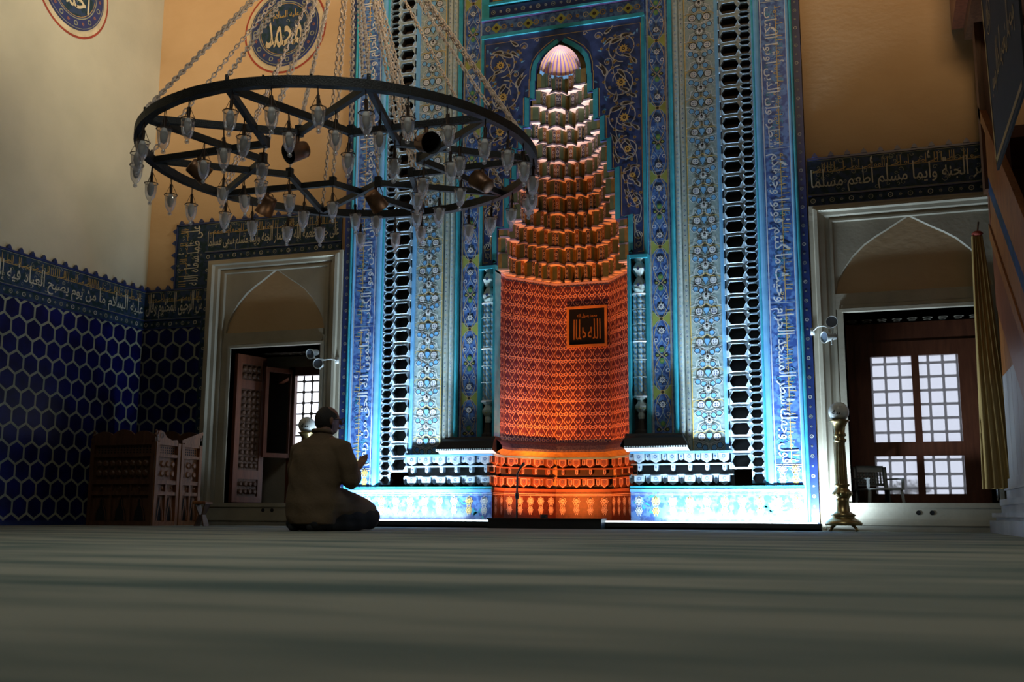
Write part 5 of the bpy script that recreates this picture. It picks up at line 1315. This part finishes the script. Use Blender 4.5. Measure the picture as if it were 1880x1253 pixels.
for s in (-1, 1):
    ball(m, hd_(s*.080, -.005, -.012), .012, .020, .030, 8)         # ears
    ball(m, hd_(s*.030, .080, -.002), .014, .009, .010, 8)
    sh, el = Vector((s*.20, .045, .615)), Vector((s*.262, .08, .355))
    wr = Vector((s*.140, .275, .455)); limb(m, [(s*.10, .05, .62), sh, el], [.06, .056, .045]); limb(m, [el, wr], [.044, .027])
    hd = Vector((-s*.12, .80, .58)).normalized(); pal = wr+hd*.055; side_ = Vector((s*.98, .12, 0)).normalized(); up_ = hd.cross(side_)*s
    limb(m, [wr, wr+hd*.03+side_*.002, pal], [.026, .032, .034], 12); 
    for k in range(-1, 3): limb(m, [wr+hd*.02+side_*(k-.5)*.017, pal+hd*.02+side_*(k-.5)*.020], [.015, .013], 8)
    for k, (L_, b_) in enumerate(((.060, .10), (.072, .07), (.076, .09), (.066, .13))):
        f0 = pal+hd*.022+side_*(k-1.5)*.0205; cu = Vector((0, -.35, .75)).normalized()
        limb(m, [f0, f0+hd*L_*.45, f0+hd*L_*.75+cu*L_*b_*1.6, f0+hd*L_*.95+cu*L_*b_*3.6], [.0092, .0088, .0082, .0072], 8)
    t0 = wr+hd*.022+side_*(-.024); limb(m, [t0, t0-side_*.022+hd*.020, t0-side_*.030+hd*.046+Vector((0, 0, .012))], [.012, .0105, .0085], 8)
    limb(m, [(s*.09, .0, .18), (s*.13, .43, .10)], [.085, .062]); limb(m, [(s*.13, .42, .075), (s*.10, -.04, .065)], [.058, .042]); limb(m, [(s*.10, -.01, .05), (s*.09, -.11, .035)], [.036, .028])
fuse(m, 'body', 'skin', man, .0062, 3)
# jacket
m = MB()
stack(m, [(0, -.035, .045, .200, .135), (0, -.035, .10, .205, .150), (0, -.03, .20, .215, .155), (0, -.012, .33, .222, .150), (0, .0, .45, .225, .142), (0, .01, .55, .222, .128), (0, .028, .62, .195, .105), (0, .045, .665, .125, .082), (0, .055, .70, .078, .070), (0, .06, .722, .066, .064)], 28)
for s in (-1, 1):
    limb(m, [(s*.12, .035, .605), (s*.205, .045, .580), (s*.252, .062, .46), (s*.268, .080, .36)], [.072, .082, .074, .066])
    limb(m, [(s*.268, .080, .36), (s*.225, .165, .385), (s*.158, .25, .432)], [.066, .058, .045])
    limb(m, [(s*.08, .0, .19), (s*.115, .18, .185), (s*.135, .35, .165), (s*.14, .43, .155)], [.150, .118, .085, .062], 18)
def wrinkle(p, n_):
    w = sin(p.z*38+p.x*22+sin(p.y*17)*1.4)*sin(p.x*13-p.z*9+p.y*21)
    w2 = sin((p.z*.6+p.x)*60+sin(p.z*20)*2)*.4
    fold = math.exp(-((p.x-.10+(.6-p.z)*.25)**2)/.0006)*-.006 if p.y < .05 else 0
    seam = math.exp(-(p.x**2)/.00002)*-.0025 if p.y < 0 else 0
    q = p+n_*(.0045*w+.0018*w2+fold+seam)
    if q.z < .05: q.z = .05-(.05-q.z)*.3
    return q
fuse(m, 'jacket', 'jacket', man, .0095, 4, wrinkle)
m = MB(); m.tube([(.0+.072*cos(t), .058+.068*sin(t), .718+.012*cos(t-PI/2)*-1) for t in [2*PI*k/20 for k in range(20)]], .0135, 'jacket', 8, closed=True)
o = m.build('collar', man, True)
# trousers and feet
m = MB(); stack(m, [(0, .02, .02, .17, .12), (0, .01, .10, .18, .13), (0, -.01, .2, .18, .14)])
for s in (-1, 1):
    limb(m, [(s*.09, -.02, .14), (s*.12, .22, .125), (s*.14, .45, .095)], [.110, .100, .080], 18); limb(m, [(s*.14, .45, .085), (s*.135, .2, .06), (s*.11, -.10, .06)], [.075, .066, .055], 14)
def fl(p, n_): p = p+n_*.003*sin(p.y*45+p.z*30); p.z = max(p.z, .002); return p
fuse(m, 'trousers', 'trouser', man, .0100, 4, fl)
m = MB()
for s in (-1, 1): limb(m, [(s*.10, -.06, .04), (s*.09, -.13, .028)], [.040, .030])
fuse(m, 'socks', 'trouser', man, .008, 2, fl)
# hair: a fringe round a bald crown
m = MB(); rows = []
for j in range(13):
    q = j/12; row = []; half = 1.60 if q < .45 else 1.95 if q < .66 else 1.95-(q-.66)*2.6         # the fringe narrows upward round a bald crown
    for k in range(33):
        a = -PI/2+half*(k/16-1); z = -.072+q*.168
        rr = math.sqrt(max(.02, 1-(z/.108)**2)); row.append(hd_(.0830*rr*cos(a), .1045*rr*sin(a), z))
    rows.append(row)
inner = [[HC+(p-HC)*.92 for p in r] for r in rows]
m.grid(rows, 'hair'); m.grid([rows[-1], inner[-1]], 'hair'); m.grid([inner[0], rows[0]], 'hair'); m.grid([[r[0] for r in rows], [r[0] for r in inner]], 'hair'); m.grid([[r[-1] for r in inner], [r[-1] for r in rows]], 'hair')
m.build('hair', man, True)
m = MB()
for s in (-1, 1):
    m.tube([hd_(s*.036+.027*cos(2*PI*k/14), .106-.006*abs(cos(2*PI*k/14)), -.004+.020*sin(2*PI*k/14)) for k in range(14)], .0024, 'rubber', 5, closed=True)
    m.tube([hd_(s*.064, .100, .002), hd_(s*.080, .06, .004), hd_(s*.086, -.012, -.002), hd_(s*.082, -.025, -.018)], .0026, 'rubber', 5)
m.tube([hd_(-.010, .106, .0), hd_(0, .110, .004), hd_(.010, .106, .0)], .0024, 'rubber', 5)
g = m.build('glasses', man, True)
m = MB()
for s in (-1, 1): m.poly([hd_(s*.036+.025*cos(2*PI*k/14), .104, -.004+.018*sin(2*PI*k/14)) for k in range(14)], 'lens_clear')
m.build('lenses', g)
